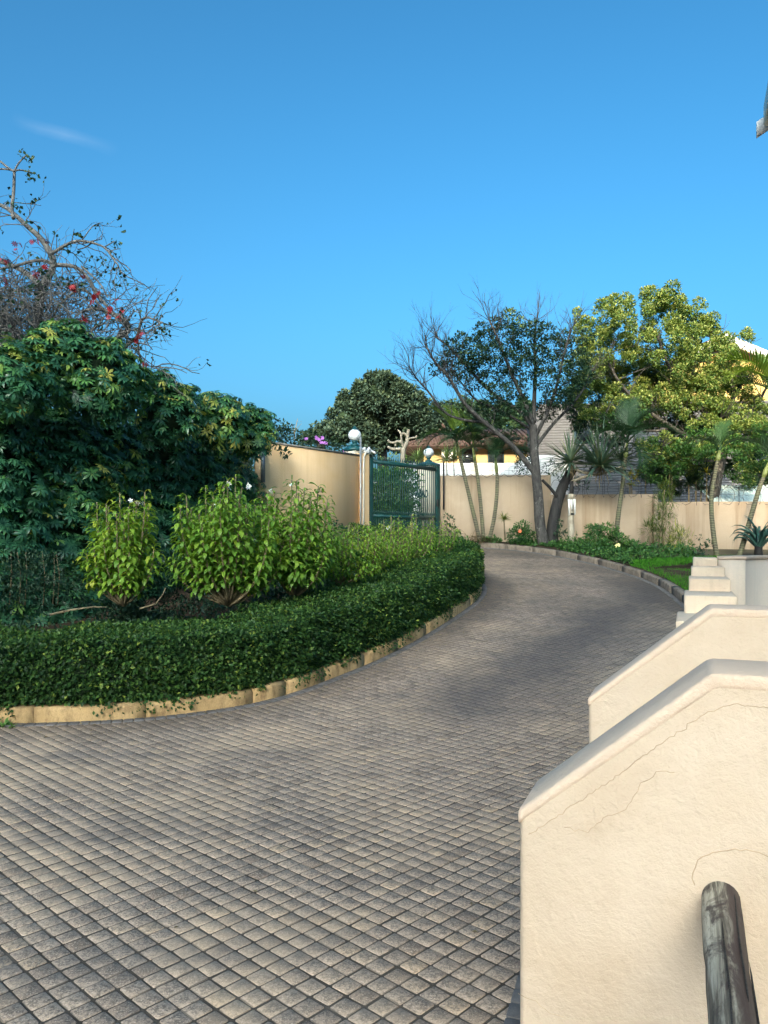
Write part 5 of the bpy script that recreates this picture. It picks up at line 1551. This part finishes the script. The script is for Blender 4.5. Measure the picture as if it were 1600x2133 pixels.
# ------------------------------------------------------------------ bed plants along the stained wall
def bush(name, label, cat, lst, Y, mat, size, dens, w=.5, tm=.5, dy=.2, **k):
    return leafy(name, label, cat, cl_at(lst, Y, dy), mat, size, dens, w, tm, **k)
rb = bush('round_bush', 'small round dark bush with one orange flower beside the half-bare tree', 'shrub', [(1085, 1112, 22), (1072, 1118, 18), (1100, 1118, 18), (1088, 1100, 18)], 22.4, M['cover'], .07, 4200, .55, .25)
def blooms(root, spots, Y, mat, size, nl=6, w=.6, name='flower', many=3):
    tp = petal_flower(nl, w); me = mesh_np(name, tp[0], tp[1], mat)
    for px_, py_ in spots:
        for k in range(many):
            p = arr(at(px_, py_, Y)) + RS.normal(0, .018, 3); d = unit(arr([RS.normal(0, .3), -1, .4]))
            place(name, me, frames(unit(np.cross(d, [.2, .1, 1]))[None], d[None])[0] * size, p, root)
blooms(rb, [(1083, 1106)], 22.0, M['petal_orange'], .055)
def tuft(name, label, cat, px_, py_, Y, n_, L_, mat, w=.06, low=-.1, stem=None, axis_up=.3, tm=.6):
    root = thing(name, label, cat, at(px_, py_ if not stem else stem, Y))
    cl = Cloud(); d = rdir(n_ * 2, axis_up); d = d[d[:, 2] > low][:n_]; m_ = len(d)
    cl.add(strap(.8, w), frames(d, np.tile([0, 0, 1.0], (m_, 1)) + RS.normal(0, .1, (m_, 3))) * RS.uniform(.7, 1.1, m_)[:, None, None] * L_, np.tile(arr(at(px_, py_, Y)), (m_, 1)), np.clip(RS.normal(tm, .25, m_), 0, 1))
    if stem:
        b = MB(); b.tube([at(px_ + 2, stem, Y), at(px_, py_, Y)], [.03, .02], 6); b.obj('stem', M['stem'], root)
    cl.obj('foliage', mat, root)
    return root
tuft('spiky_plant', 'small spiky yellow-green plant on a stem between the palms and the round bush', 'plant', 1050, 1083, 22.9, 90, .34, M['needle'], .05, -.2, 1125)
leafy('young_shrub', 'young leafy shrub against the stained wall just right of the gate', 'shrub', cl_at([(938, 1085, 9), (932, 1100, 9), (945, 1106, 10), (940, 1120, 10), (930, 1075, 5), (952, 1115, 8)], 22.8, .1), M['darkleaf'], .11, 2600, .4, .6,
      stems=[([at(940, 1132, 22.8), at(941, 1105, 22.8), at(934, 1072, 22.8)], .012), ([at(940, 1130, 22.8), at(948, 1105, 22.8)], .01)])
leafy('young_shrub', 'thin leafy shrub between the dark leaning trunk and the weathered post', 'shrub', cl_at([(1166, 1090, 7), (1170, 1105, 9), (1163, 1112, 8), (1176, 1115, 7)], 22.8, .1), M['darkleaf'], .09, 2600, .45, .5,
      stems=[([at(1168, 1132, 22.8), at(1168, 1110, 22.8), at(1164, 1085, 22.8)], .01)])
# heap of dry palm litter and stones at the foot of the three palms
lt_ = thing('leaf_litter', 'heap of dry dark palm litter at the foot of the three palms', 'litter', at(985, 1128, 23))
cl = Cloud(); n_ = 260
p = arr(at(985, 1124, 23.0)) + RS.normal(0, 1, (n_, 3)) * arr([.28, .2, .06]); d = unit(RS.normal(0, 1, (n_, 3)) * arr([1, 1, .3]))
cl.add(strap(.6, .05), frames(d, np.tile([0, 0, 1.0], (n_, 1))) * RS.uniform(.15, .4, n_)[:, None, None], p, RS.rand(n_) * .5); cl.obj('litter', M['dry'], lt_)
sb = bush('flowering_shrub', 'leafy green shrub with pale yellow flowers at the foot of the single palm', 'shrub', [(1245, 1120, 26), (1265, 1110, 24), (1235, 1105, 16), (1285, 1130, 26), (1260, 1140, 26), (1300, 1145, 24), (1225, 1138, 18), (1320, 1138, 16)], 21.6, M['cover'], .10, 2600, .42, .45)
WM = {t: mesh_np('leaf', WH[0][0], WH[0][1], M['cover'], np.full(len(WH[0][0]), t)) for t in (.15, .4, .65)}
for px_, py_ in [(1232, 1098), (1240, 1108), (1250, 1098), (1262, 1100), (1275, 1104), (1228, 1115), (1300, 1125), (1318, 1130), (1330, 1134), (1285, 1112), (1255, 1118), (1270, 1126)]:
    d = unit(arr([RS.normal(0, .3), -.5, .8])); place('leaf', WM[random.choice((.15, .4, .65))], frames(unit(np.cross(d, [0, 1, .3]))[None], d[None])[0] * .19, arr(at(px_, py_, 21.4)), sb)
blooms(sb, [(1289, 1135), (1287, 1143), (1271, 1149)], 21.1, M['petal_yellow'], .06, 5, .7)
# pencil-leaf shrubs
def needles(name, label, cat, lst, Y, stems, tm=.5):
    root = thing(name, label, cat, at(stems[0][0], 1150, Y))
    cl = Cloud()
    for px_, py_, r in lst:
        c = arr(at(px_, py_, Y + RS.uniform(-.2, .2))); r = r * Y / F; m_ = int(1500 * r * r) + 30
        d = rdir(m_, .35); p = c + d * (r * RS.uniform(.2, .95, m_))[:, None]
        cl.add(strap(.3, .07, 3), frames(unit(d + RS.normal(0, .45, (m_, 3))), np.tile([0, 0, 1.0], (m_, 1))) * RS.uniform(.12, .26, m_)[:, None, None], p, np.clip(RS.normal(tm, .22, m_) + .25 * (py_ < 1020), 0, 1))
    b = MB()
    for px_, y0_, y1_ in stems: b.tube([at(px_, y0_, Y), at(px_ - 3, (y0_ + y1_) / 2, Y), at(px_ + 2, y1_, Y)], [.03, .022, .014], 6)
    b.obj('stem', M['stem'], root, smooth=True); cl.obj('foliage', M['needle'], root); return root
needles('pencil_shrub', 'tall needle-leaved shrub rising above the wall where it steps down', 'shrub', [(1385, 1025, 22), (1375, 1045, 24), (1395, 1045, 22), (1380, 1068, 22), (1372, 1090, 24), (1392, 1085, 18), (1360, 1110, 26), (1380, 1112, 22), (1390, 1012, 16), (1350, 1100, 16)], 22.0, [(1382, 1160, 1020), (1376, 1160, 1090)], .36)
needles('pencil_shrub', 'yellow-green needle-leaved shrub right of the taller one', 'shrub', [(1410, 1112, 20), (1420, 1125, 24), (1402, 1135, 24), (1425, 1145, 22), (1400, 1155, 22)], 21.6, [(1412, 1165, 1115)], .66)
bush('undergrowth_shrub', 'dark undergrowth at the foot of the needle-leaved shrubs', 'shrub', [(1400, 1160, 20), (1380, 1165, 16), (1430, 1160, 18), (1450, 1162, 18)], 21.2, M['darkleaf'], .07, 3000, .5, .4)
leafy('young_shrub', 'sparse leafy shrub left of the bending palm', 'shrub', cl_at([(1458, 1118, 5), (1465, 1140, 8), (1475, 1135, 7), (1452, 1148, 9), (1478, 1128, 4), (1440, 1150, 9), (1468, 1152, 8)], 21.4, .1), M['darkleaf'], .09, 2600, .5, .5,
      stems=[([at(1455, 1170, 21.4), at(1457, 1140, 21.4), at(1459, 1115, 21.4)], .008), ([at(1460, 1170, 21.4), at(1470, 1145, 21.4), at(1480, 1127, 21.4)], .008)])
# low ground cover along the grey kerb and under the wall
RL = np.concatenate([[0], np.cumsum(np.linalg.norm(np.diff(PR[:, :2], axis=0), axis=1))])
cl = Cloud(); n_ = 15000
s = RS.uniform(1.2, 9.0, n_); d_ = RS.uniform(.08, 2.6, n_) ** 1.0
x = np.interp(s, RL, PR[:, 0]) + np.interp(s, RL, NR[:, 0]) * d_; y = np.interp(s, RL, PR[:, 1]) + np.interp(s, RL, NR[:, 1]) * d_
A_ = bedR[1]; B_ = bedR[2]
z = np.array([bed_z(a, b_) for a, b_ in zip(x[::12], y[::12])]).repeat(12)[:n_] if n_ % 12 == 0 else np.array([bed_z(a, b_) for a, b_ in zip(x, y)])
clump = wob(np.stack([x, y, 0 * x], 1), 3.1, 2) + .5 * wob(np.stack([x, y, 0 * x], 1), 8, 5)
px_ = 800 + F * x / y
lawn = ((px_ > 1315) & (d_ < .55 + (px_ - 1315) * .012)) | (px_ > 1450)
bare = (s < 3.0) & (d_ < 1.2)
keep = (clump > -.35) & ~lawn & ~((px_ < 1060) & (clump < .35)) & (y < 23.7)
hgt = np.clip(.10 + .22 * clump, .02, .42) * RS.rand(n_) * np.where(px_ > 1180, 1.0, .6)
P_ = np.stack([x, y, np.array([bed_z(a, b_) for a, b_ in zip(x, y)]) + hgt], 1)[keep]; m_ = len(P_)
D = unit(RS.normal(0, 1, (m_, 3)) + arr([0, -.5, .3])); U = unit(RS.normal(0, .4, (m_, 3)) + arr([0, -.3, 1]))
cl.add(leaf2(.55), frames(D, U) * RS.uniform(.05, .11, m_)[:, None, None], P_, np.clip(RS.normal(.45, .22, m_), 0, .99))
gcv = cl.obj('ground_cover', M['cover'])
# lawn
cl = Cloud(); n_ = 42000
s = RS.uniform(5.5, RL[-1], n_); d_ = RS.uniform(.14, 3.6, n_)
x = np.interp(s, RL, PR[:, 0]) + np.interp(s, RL, NR[:, 0]) * d_; y = np.interp(s, RL, PR[:, 1]) + np.interp(s, RL, NR[:, 1]) * d_
px_ = 800 + F * x / y
k = (px_ > 1312) & (d_ < .5 + (px_ - 1312) * .014) & (y > 12.6)
x, y = x[k], y[k]; n_ = len(x)
zz = np.array([bed_z(a, b_) for a, b_ in zip(x, y)])
T = np.stack([x, y, zz - .01], 1)
D = unit(np.stack([RS.normal(0, .45, n_), RS.normal(0, .45, n_), np.ones(n_)], 1)); U = unit(RS.normal(size=(n_, 3)))
cl.add((arr([(0, .08, 0), (0, -.08, 0), (1, 0, 0)]), [np.array([(0, 1, 2)])]), frames(D, U) * RS.uniform(.05, .10, n_)[:, None, None], T, RS.rand(n_))
cl.obj('grass', M['grass'])
# fallen leaves and bits along the gutters and on the drive
cl = Cloud(); n_ = 420
s = RS.uniform(4.5, LL[-1] - 3, n_); P_, Nn = kl(s, -np.abs(RS.normal(0, .35, n_)) - .03, np.full(n_, .016))
q = np.stack([RS.uniform(-4, 4, 90), RS.uniform(3.5, 16, 90)], 1); q = q[inside(q, road_poly)]
P_ = np.concatenate([P_, np.stack([q[:, 0], q[:, 1], ramp(q[:, 1]) + .016], 1)]); n_ = len(P_)
cl.add(leaf2(.5, .3), frames(RS.normal(0, 1, (n_, 3)) * arr([1, 1, .12]), np.tile([0, 0, 1.0], (n_, 1)) + RS.normal(0, .2, (n_, 3))) * RS.uniform(.015, .05, n_)[:, None, None], P_, RS.rand(n_))
cl.obj('fallen_leaves', M['dry'])
# weed at the kerb foot, bottom left
wd = thing('weed', 'small light green weed growing at the foot of the sandy kerb at the left edge', 'weed', onroad(8, 1512))
cl = Cloud(); d = rdir(40, .5); d[:, 2] = abs(d[:, 2]); c = arr(onroad(6, 1513)) + arr([0, -.03, 0])
cl.add(leaf8(.35), frames(d, np.tile([0, 0, 1.0], (40, 1))) * RS.uniform(.06, .14, 40)[:, None, None], c + RS.normal(0, .04, (40, 3)) * arr([1.6, .4, .1]), np.clip(RS.normal(.8, .1, 40), 0, 1)); cl.obj('foliage', M['cover'], wd)

# ------------------------------------------------------------------ plants behind the stained wall
def straps(name, label, cat, lst, Y, mat, n_, L_, w=.09):
    c0 = at(lst[0][0], lst[0][1] + 40, Y); root = thing(name, label, cat, c0); cl = Cloud()
    for px_, py_ in lst:
        d = rdir(n_ * 2, .5); d = d[d[:, 2] > -.2][:n_]; m_ = len(d)
        cl.add(strap(1.3, w), frames(d, np.tile([0, 0, 1.0], (m_, 1))) * RS.uniform(.6, 1.1, m_)[:, None, None] * L_, np.tile(arr(at(px_, py_, Y + RS.uniform(-.2, .2))), (m_, 1)), np.clip(RS.normal(.4, .25, m_), 0, .99))
    b = MB()
    for px_, py_ in lst[::2]: b.tube([at(px_, 1060, Y), at(px_, py_, Y)], [.03, .02], 5)
    b.obj('stem', M['stem'], root)
    cl.obj('foliage', mat, root); return root
straps('dracaena_shrub', 'dark strappy shrub behind the wall left of the pale blue roof', 'shrub', [(1345, 985), (1370, 975), (1400, 990), (1425, 985), (1450, 1000), (1470, 985), (1435, 1010), (1410, 1015), (1460, 1020), (1355, 1005), (1395, 965)], 24.7, M['darkleaf'], 46, .55)
straps('croton_shrub', 'yellow croton behind the wall beside the single palm', 'shrub', [(1312, 990), (1322, 1000), (1316, 1010), (1328, 985)], 24.5, M['croton'], 26, .34)
straps('croton_shrub', 'yellow tips of a croton behind the bending palm', 'shrub', [(1472, 985), (1398, 978)], 24.4, M['croton'], 14, .30)
leafy('undergrowth_shrub', 'dark leafy shrub behind the wall and the screw pine', 'shrub', cl_at([(1190, 1005, 20), (1175, 990, 18), (1215, 1010, 14), (1150, 975, 20), (1090, 975, 22), (1110, 985, 18)], 24.6), M['darkleaf'], .08, 1500, .5, .4)

# big sunlit tree on the right
rt_ = thing('sunlit_tree', 'large round-crowned tree with sunlit yellow-green top at the right', 'tree', at(1490, 1060, 25.5))
b = MB()
P = limb_pts([(1478, 1080), (1490, 1010), (1500, 960), (1515, 915), (1520, 870)], 25.5)
b.tube(P, np.linspace(.22, .12, len(P)), 9)
tw = MB(); tips = []
for pts, Y1, r in (([(1515, 915), (1480, 870), (1430, 820), (1390, 760), (1370, 700)], 25.2, .10), ([(1505, 950), (1450, 920), (1400, 890), (1340, 850), (1290, 800), (1260, 740)], 25.0, .09), ([(1518, 880), (1530, 820), (1520, 770), (1490, 720)], 26.2, .09), ([(1515, 915), (1550, 880), (1580, 840), (1600, 800)], 26, .08),
                   ([(1400, 890), (1360, 900), (1300, 890), (1250, 860)], 24.6, .05), ([(1500, 960), (1450, 960), (1400, 950), (1370, 960)], 24.6, .05), ([(1430, 820), (1450, 760), (1440, 700)], 26, .06)):
    P = limb_pts(pts, 25.5, Y1); b.tube(P, np.linspace(r, r * .35, len(P)), 7)
    for k in range(3, len(P)):
        branch(tw, P[k], RS.normal(0, .6, 3) + arr([0, 0, .5]), RS.uniform(.6, 1.2), .02, 1, tips, .5, .2, (1, 3), 4, 4)
b.obj('trunk', M['bark_grey'], rt_, smooth=True)
o = tw.obj('twig', M['twig'], rt_); o['kind'] = 'stuff'
C0 = [(1215, 665, 20), (1262, 652, 30), (1300, 655, 32), (1340, 648, 36), (1388, 640, 40), (1440, 662, 36), (1470, 695, 34), (1500, 705, 26), (1552, 702, 16), (1235, 705, 32), (1285, 712, 40), (1340, 712, 42), (1400, 712, 46), (1450, 745, 42), (1505, 755, 36), (1222, 770, 36), (1265, 785, 44), (1325, 780, 44),
      (1385, 790, 42), (1430, 805, 42), (1488, 812, 40), (1545, 800, 34), (1205, 832, 32), (1255, 852, 36), (1310, 850, 36), (1368, 855, 30), (1440, 862, 34), (1500, 860, 34), (1555, 850, 32), (1592, 865, 34), (1400, 935, 34), (1370, 962, 30), (1430, 962, 32), (1468, 942, 24), (1560, 985, 24), (1590, 945, 26), (1520, 900, 30), (1570, 910, 30), (1350, 935, 20), (1585, 760, 22), (1520, 725, 20)]
sub = []
for px_, py_, r in C0:
    Y = 25.4 + RS.uniform(-1.5, 1.5)
    for _ in range(15):
        dd = rdir(1)[0] * RS.uniform(.55, 1.4); p = at(px_ + dd[0] * r, py_ - dd[2] * r, Y + dd[1] * r * .8 * Y / F)
        sub.append((p.x, p.y, p.z, r * RS.uniform(.20, .44) * Y / F))
leafy('', '', '', sub, M['crown'], .085, 5200, .55, .58, parent=rt_, tv=.26)

LOW = [(1225, 870, 30), (1270, 900, 28), (1330, 885, 30), (1380, 905, 30), (1440, 905, 34), (1490, 905, 34), (1545, 920, 34), (1590, 920, 34), (1350, 990, 26), (1400, 1000, 28), (1530, 960, 26), (1470, 970, 24), (1590, 1000, 26), (1560, 1010, 20), (1210, 800, 26), (1190, 840, 24), (1240, 760, 30), (1430, 955, 28), (1375, 945, 28)]
INN = [(px_, py_, r * .9) for px_, py_, r in C0 if px_ < 1580 and 740 < py_ < 900]  # darker leaves added to imitate shade inside the crown
sub = []
for px_, py_, r in INN:
    Y = 27.0 + RS.uniform(-.6, .6)
    for _ in range(3):
        dd = rdir(1)[0]; p = at(px_ + dd[0] * r * .7, py_ + 8 - dd[2] * r * .7, Y + dd[1] * r * .5 * Y / F)
        sub.append((p.x, p.y, p.z, r * RS.uniform(.4, .6) * Y / F))
leafy('', '', '', sub, M['darkleaf'], .12, 2600, .6, .5, parent=rt_)
sub = []
for px_, py_, r in LOW:
    Y = 26.2 + RS.uniform(-.7, .7)
    for _ in range(7):
        dd = rdir(1)[0]; p = at(px_ + dd[0] * r * .9, py_ - dd[2] * r * .9, Y + dd[1] * r * .8 * Y / F)
        sub.append((p.x, p.y, p.z, r * RS.uniform(.3, .55) * Y / F))
leafy('', '', '', sub, M['darkleaf'], .11, 3200, .55, .45, parent=rt_)
sub = []
for px_, py_, r in [(1490, 925, 26), (1470, 950, 20), (1520, 930, 26), (1555, 950, 24), (1590, 965, 26), (1575, 925, 24), (1530, 985, 18), (1560, 1000, 16), (1420, 925, 26), (1385, 950, 26), (1360, 985, 22), (1400, 975, 22), (1345, 925, 20), (1440, 950, 22), (1450, 900, 26), (1595, 900, 26), (1325, 870, 24), (1270, 870, 24)]:
    Y = 23.6 + RS.uniform(-.5, .5)
    for _ in range(7):
        dd = rdir(1)[0]; p = at(px_ + dd[0] * r * .9, py_ - dd[2] * r * .7, Y + dd[1] * r * .8 * Y / F)
        sub.append((p.x, p.y, p.z, r * RS.uniform(.26, .5) * Y / F))
leafy('', '', '', sub, M['cover'], .085, 3000, .55, .42, parent=rt_)

# ------------------------------------------------------------------ far trees
def far_tree(label, lobes, Y, mat, size, dens, trunk=None, dy=2.0):
    root = thing('tree', label, 'tree', at(*(trunk or (lobes[0][0], 1000)), Y))
    sub, core = [], MB()
    for px_, py_, r in lobes:
        y = Y + RS.uniform(-dy, dy); p = at(px_, py_, y); R_ = r * y / F
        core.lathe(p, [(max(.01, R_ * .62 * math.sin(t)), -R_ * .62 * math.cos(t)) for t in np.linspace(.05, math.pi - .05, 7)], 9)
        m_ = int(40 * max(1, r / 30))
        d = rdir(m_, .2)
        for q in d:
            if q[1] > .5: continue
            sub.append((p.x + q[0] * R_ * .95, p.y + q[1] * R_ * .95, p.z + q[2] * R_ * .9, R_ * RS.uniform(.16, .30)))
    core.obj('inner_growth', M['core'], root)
    b = MB(); t = trunk or (lobes[0][0], 1000); b.tube([at(t[0], t[1], Y), at(lobes[0][0], lobes[0][1], Y)], [.35, .2], 8); b.obj('trunk', M['bark_dark'], root)
    leafy('', '', '', sub, mat, size, dens, .6, .45, parent=root, tv=.2)
    return root
far_tree('large dense dark dome-shaped tree beyond the gate', [(790, 830, 50), (750, 850, 44), (720, 880, 38), (835, 845, 46), (870, 870, 42), (800, 880, 50), (765, 905, 44), (845, 905, 40), (895, 895, 34), (700, 905, 28), (795, 815, 38), (770, 840, 36)], 50, M['big'], .22, 950, (800, 1000), 1.5)
far_tree('dark trees behind the palms and the yellow house', [(930, 870, 30), (960, 855, 26), (1000, 870, 30), (1040, 870, 30), (1075, 890, 30), (910, 905, 24), (980, 895, 26), (1030, 905, 24), (1090, 860, 26), (1120, 900, 20)], 56, M['darkleaf'], .26, 560, (990, 1000), 1.5)
far_tree('small pale green tree beyond the left end of the ochre wall', [(668, 900, 20), (650, 910, 16), (690, 908, 18), (640, 918, 14)], 46, M['big'], .22, 700, (668, 990), 1.0)
leafy('small_tree', 'thin bare sapling against the sky beyond the ochre wall', 'tree', cl_at([(612, 890, 8), (622, 885, 8), (605, 900, 7)], 40), M['dry'], .10, 120, .4, .5, stems=[([at(615, 960, 40), at(614, 900, 40), at(620, 872, 40)], .03), ([at(614, 905, 40), at(606, 880, 40)], .015), ([at(615, 898, 40), at(628, 882, 40)], .015)])
bv = leafy('flowering_hedge', 'dark flowering hedge with purple blooms above the ochre wall', 'hedge', cl_at([(590, 905, 20), (612, 912, 22), (640, 920, 24), (665, 925, 24), (690, 932, 22), (712, 938, 18), (575, 910, 18), (730, 948, 14), (582, 885, 12), (600, 892, 12), (650, 910, 14)], 23.5, .5), M['darkleaf'], .10, 2000, .5, .5)
blooms(bv, [(660, 912), (665, 915), (671, 912), (670, 921), (637, 914), (718, 938), (735, 950), (676, 922)], 22.9, M['petal_purple'], .055, 5, .6, many=3)
leafy('climber', 'few dark leaves of a climber hanging over the ochre wall', 'climber', [tuple(at(px_, py_, 18.6)) + (.06,) for px_, py_ in ((578, 934), (585, 938), (596, 942), (598, 950))], M['darkleaf'], .12, 2400, .6, .5)
# growth behind the gate
leafy('climber_hedge', 'dense green climber hedge seen through the gate bars', 'hedge', [(x_, y_, z_, r_) for x_, y_, z_, r_ in [(a_.x, a_.y, a_.z, .52) for a_ in [at(px_, py_, 26.0 - (px_ - 790) * .008) for px_ in range(782, 852, 11) for py_ in (1000, 1035, 1070, 1100)]]], M['cover'], .10, 1500, .6, .5)
b = MB(); b.box(at(815, 1060, 27.0), (1.3, .3, 1.9)); o = b.obj('garden_wall', M['pier']); prop(o, 'low garden wall buried in the climber hedge behind the gate', 'wall')
for px_ in (905, 950, 965):
    tuft('spiky_plant', {905: 'spiky green plant left of the right-hand globe lamp', 950: 'spiky green plant right of the right-hand globe lamp', 965: 'spiky green plant before the yellow house, behind the leftmost palm'}[px_], 'plant', px_ - (35 if px_ == 905 else 20), 958, 31, 44, .85, M['agave'], .07, -.05, 1010)
leafy('undergrowth_shrub', 'bright shrubs at the foot of the pruned dead tree', 'shrub', cl_at([(820, 955, 12), (845, 958, 12), (865, 955, 12), (800, 960, 10), (880, 962, 10)], 32), M['crown'], .13, 800, .5, .6)
leafy('undergrowth_shrub', 'dark leafy shrubs before the yellow house, behind the three palms', 'shrub', cl_at([(965, 915, 14), (990, 925, 16), (1005, 908, 16), (1075, 925, 22), (1095, 945, 20), (1060, 905, 18), (1110, 920, 18), (1090, 965, 16), (950, 905, 12)], 29, .4), M['darkleaf'], .10, 1300, .5, .45)
# pruned dead tree
dt = thing('pruned_tree', 'pale leafless tree with stubby pruned limbs beyond the gate', 'tree', at(838, 1000, 31))
b = MB()
for pts, r0, r1 in (([(838, 1005), (838, 965), (840, 935)], .17, .13), ([(840, 935), (828, 936), (815, 935), (808, 930)], .10, .07), ([(840, 935), (848, 922), (849, 910), (851, 895)], .11, .08), ([(849, 908), (842, 902), (835, 905), (833, 899), (828, 896)], .07, .05),
                    ([(840, 930), (838, 922), (830, 918), (822, 922), (813, 922), (808, 916)], .08, .05), ([(839, 926), (836, 914), (835, 905)], .06, .05), ([(850, 914), (860, 912), (867, 911), (868, 907)], .06, .035), ([(824, 922), (823, 930)], .05, .035)):
    P = limb_pts(pts, 31); b.tube(P, np.linspace(r0 * .72, r1 * .72, len(P)), 8)
b.obj('trunk', M['dead_wood'], dt, smooth=True)

# ------------------------------------------------------------------ coral tree at the left
ct = thing('coral_tree', 'coral tree with tangled grey limbs and red flowers at the upper left', 'tree', at(40, 1100, 14.5))
b, tw = MB(), MB(); tips = []
Yc = 14.2
CL = [([(30, 1000), (45, 800), (70, 700), (82, 640), (88, 600), (105, 570), (113, 548), (105, 525), (85, 495), (55, 470), (35, 450), (10, 430), (-30, 415)], 15.0, .095, .03),
      ([(28, 455), (24, 435), (29, 400), (30, 357)], 14.6, .035, .026), ([(30, 357), (18, 351), (0, 335), (-12, 330)], 14.6, .024, .016), ([(30, 357), (15, 352), (-10, 352)], 14.6, .02, .014), ([(30, 357), (38, 340), (55, 323)], 14.6, .022, .012), ([(30, 357), (40, 353), (60, 358), (72, 362)], 14.5, .018, .010),
      ([(105, 530), (140, 508), (165, 500), (195, 506), (220, 515), (240, 545), (247, 553)], 13.8, .032, .012), ([(195, 503), (180, 515), (162, 520)], 13.8, .014, .010), ([(220, 513), (238, 503)], 13.8, .012, .008),
      ([(112, 552), (130, 552), (160, 555), (185, 580), (200, 610), (225, 640), (245, 665), (262, 680), (268, 692)], 13.6, .042, .018),
      ([(70, 700), (110, 685), (140, 675), (165, 690), (190, 710), (215, 725), (230, 722), (250, 700), (270, 688), (262, 665), (240, 655), (200, 640), (170, 650)], 13.7, .10, .025),
      ([(228, 725), (245, 738), (268, 715), (285, 705), (290, 685), (295, 665), (308, 660), (325, 668), (340, 672)], 13.5, .045, .010), ([(320, 668), (318, 685), (314, 695)], 13.5, .010, .006), ([(295, 665), (290, 655)], 13.5, .010, .006),
      ([(262, 700), (278, 712), (300, 716), (310, 720)], 13.5, .02, .008), ([(288, 716), (290, 745), (300, 760), (325, 765), (338, 758)], 13.5, .016, .007), ([(230, 735), (260, 752), (285, 765), (310, 775), (330, 790)], 13.6, .03, .010),
      ([(60, 720), (20, 690), (-20, 650)], 14.6, .10, .06), ([(85, 600), (60, 570), (20, 550), (-20, 540)], 14.6, .06, .03), ([(112, 548), (80, 540), (40, 552), (0, 560)], 14.4, .035, .02),
      ([(170, 555), (210, 590), (225, 620)], 13.6, .02, .010), ([(150, 600), (185, 605), (210, 640), (235, 655)], 13.9, .028, .012), ([(120, 640), (150, 610), (175, 600)], 14, .03, .014)]
for pts, Y1, r0, r1 in CL:
    P = limb_pts(pts, Yc, Y1); b.tube(P, np.linspace(r0, r1, len(P)), 8 if r0 > .05 else 6)
    if len(pts) > 4:
        for k in range(4, len(P), 2):
            dd = Vector(P[k] - P[k - 1]).normalized()
            branch(tw, P[k], dd * .5 + Vector(RS.normal(0, .5, 3)), RS.uniform(.35, .8), .012, 1, tips, .6, .05, (1, 3), 5, 4, .7, .28)
b.obj('trunk', M['bark_coral'], ct, smooth=True)
# tangle of thin branches in the lower crown
for _ in range(330):
    px_, py_ = RS.normal(110, 75), RS.normal(665, 55)
    if py_ < 560 + max(0, px_ - 90) * .5: continue
    branch(tw, at(px_, py_, 14.2 + RS.normal(0, .6)), RS.normal(0, 1, 3) + arr([.2, 0, 0]), RS.uniform(.5, 1.1), .011, 1, tips, .7, 0, (1, 3), 6, 3, .7, .34)
o = tw.obj('twig', M['bark_coral'], ct); o['kind'] = 'stuff'
sp_ = [t[0] for t in tips if t[0].z > 4.3]
random.shuffle(sp_)
cl = Cloud(); pts = arr([tuple(p) for p in sp_[:260]]); pts = np.repeat(pts, 4, 0) + RS.normal(0, .05, (len(pts) * 4, 3)); m_ = len(pts)
d = rdir(m_, -.4); cl.add(leaf2(.75), frames(d, rdir(m_, .6)) * RS.uniform(.05, .10, m_)[:, None, None], pts, np.clip(RS.normal(.45, .2, m_), 0, 1))
for (px_, py_) in [(55, 325), (62, 362), (72, 368), (48, 322), (62, 335), (58, 370), (340, 680), (345, 690), (318, 690), (236, 503), (245, 505), (165, 490), (215, 545), (205, 540), (30, 425), (55, 465), (40, 430)]:
    p = arr(at(px_, py_, 14)) + RS.normal(0, .045, (7, 3)); cl.add(leaf2(.8), frames(rdir(7, -.6), rdir(7, .6)) * RS.uniform(.05, .09, 7)[:, None, None], p, RS.uniform(.3, 1, 7))
cl.obj('foliage', M['darkleaf'], ct)
RF = petal_flower(9, .28); RFM = mesh_np('flower', RF[0], RF[1], M['petal_red'])
for px_, py_ in [(70, 503), (75, 575), (72, 570), (157, 604), (155, 598), (198, 620), (204, 614), (196, 630), (230, 643), (252, 645), (228, 658), (100, 502), (5, 545), (12, 548), (93, 558), (172, 577), (288, 712), (293, 700), (240, 628), (30, 525), (15, 590), (175, 664), (170, 724), (38, 510), (246, 658), (300, 757)]:
    for _ in range(3):
        dd = rdir(1, .2)[0]; place('flower', RFM, frames(unit(np.cross(dd, [.3, .5, .8]))[None], dd[None])[0] * RS.uniform(.045, .07), arr(at(px_, py_, 13.4)) + RS.normal(0, .025, 3), ct)
# bare vine thicket in front of the coral tree trunk
vt = thing('vine_thicket', 'grey thicket of bare tangled vines at the left edge above the dark shrubs', 'thicket', at(20, 900, 13.2))
b = MB()
for _ in range(560):
    px_, py_ = RS.uniform(-130, 105), RS.uniform(590, 790)
    if px_ > 40 + (py_ - 560) * .55: continue
    branch(b, at(px_, py_, 13.3 + RS.normal(0, .35)), RS.normal(0, 1, 3) + arr([.3, 0, .1]), RS.uniform(.6, 1.3), .010, 0, [], .6, 0, (1, 2), 8, 3, .7, .38)
o = b.obj('vine', M['bark_coral'], vt); o['kind'] = 'stuff'
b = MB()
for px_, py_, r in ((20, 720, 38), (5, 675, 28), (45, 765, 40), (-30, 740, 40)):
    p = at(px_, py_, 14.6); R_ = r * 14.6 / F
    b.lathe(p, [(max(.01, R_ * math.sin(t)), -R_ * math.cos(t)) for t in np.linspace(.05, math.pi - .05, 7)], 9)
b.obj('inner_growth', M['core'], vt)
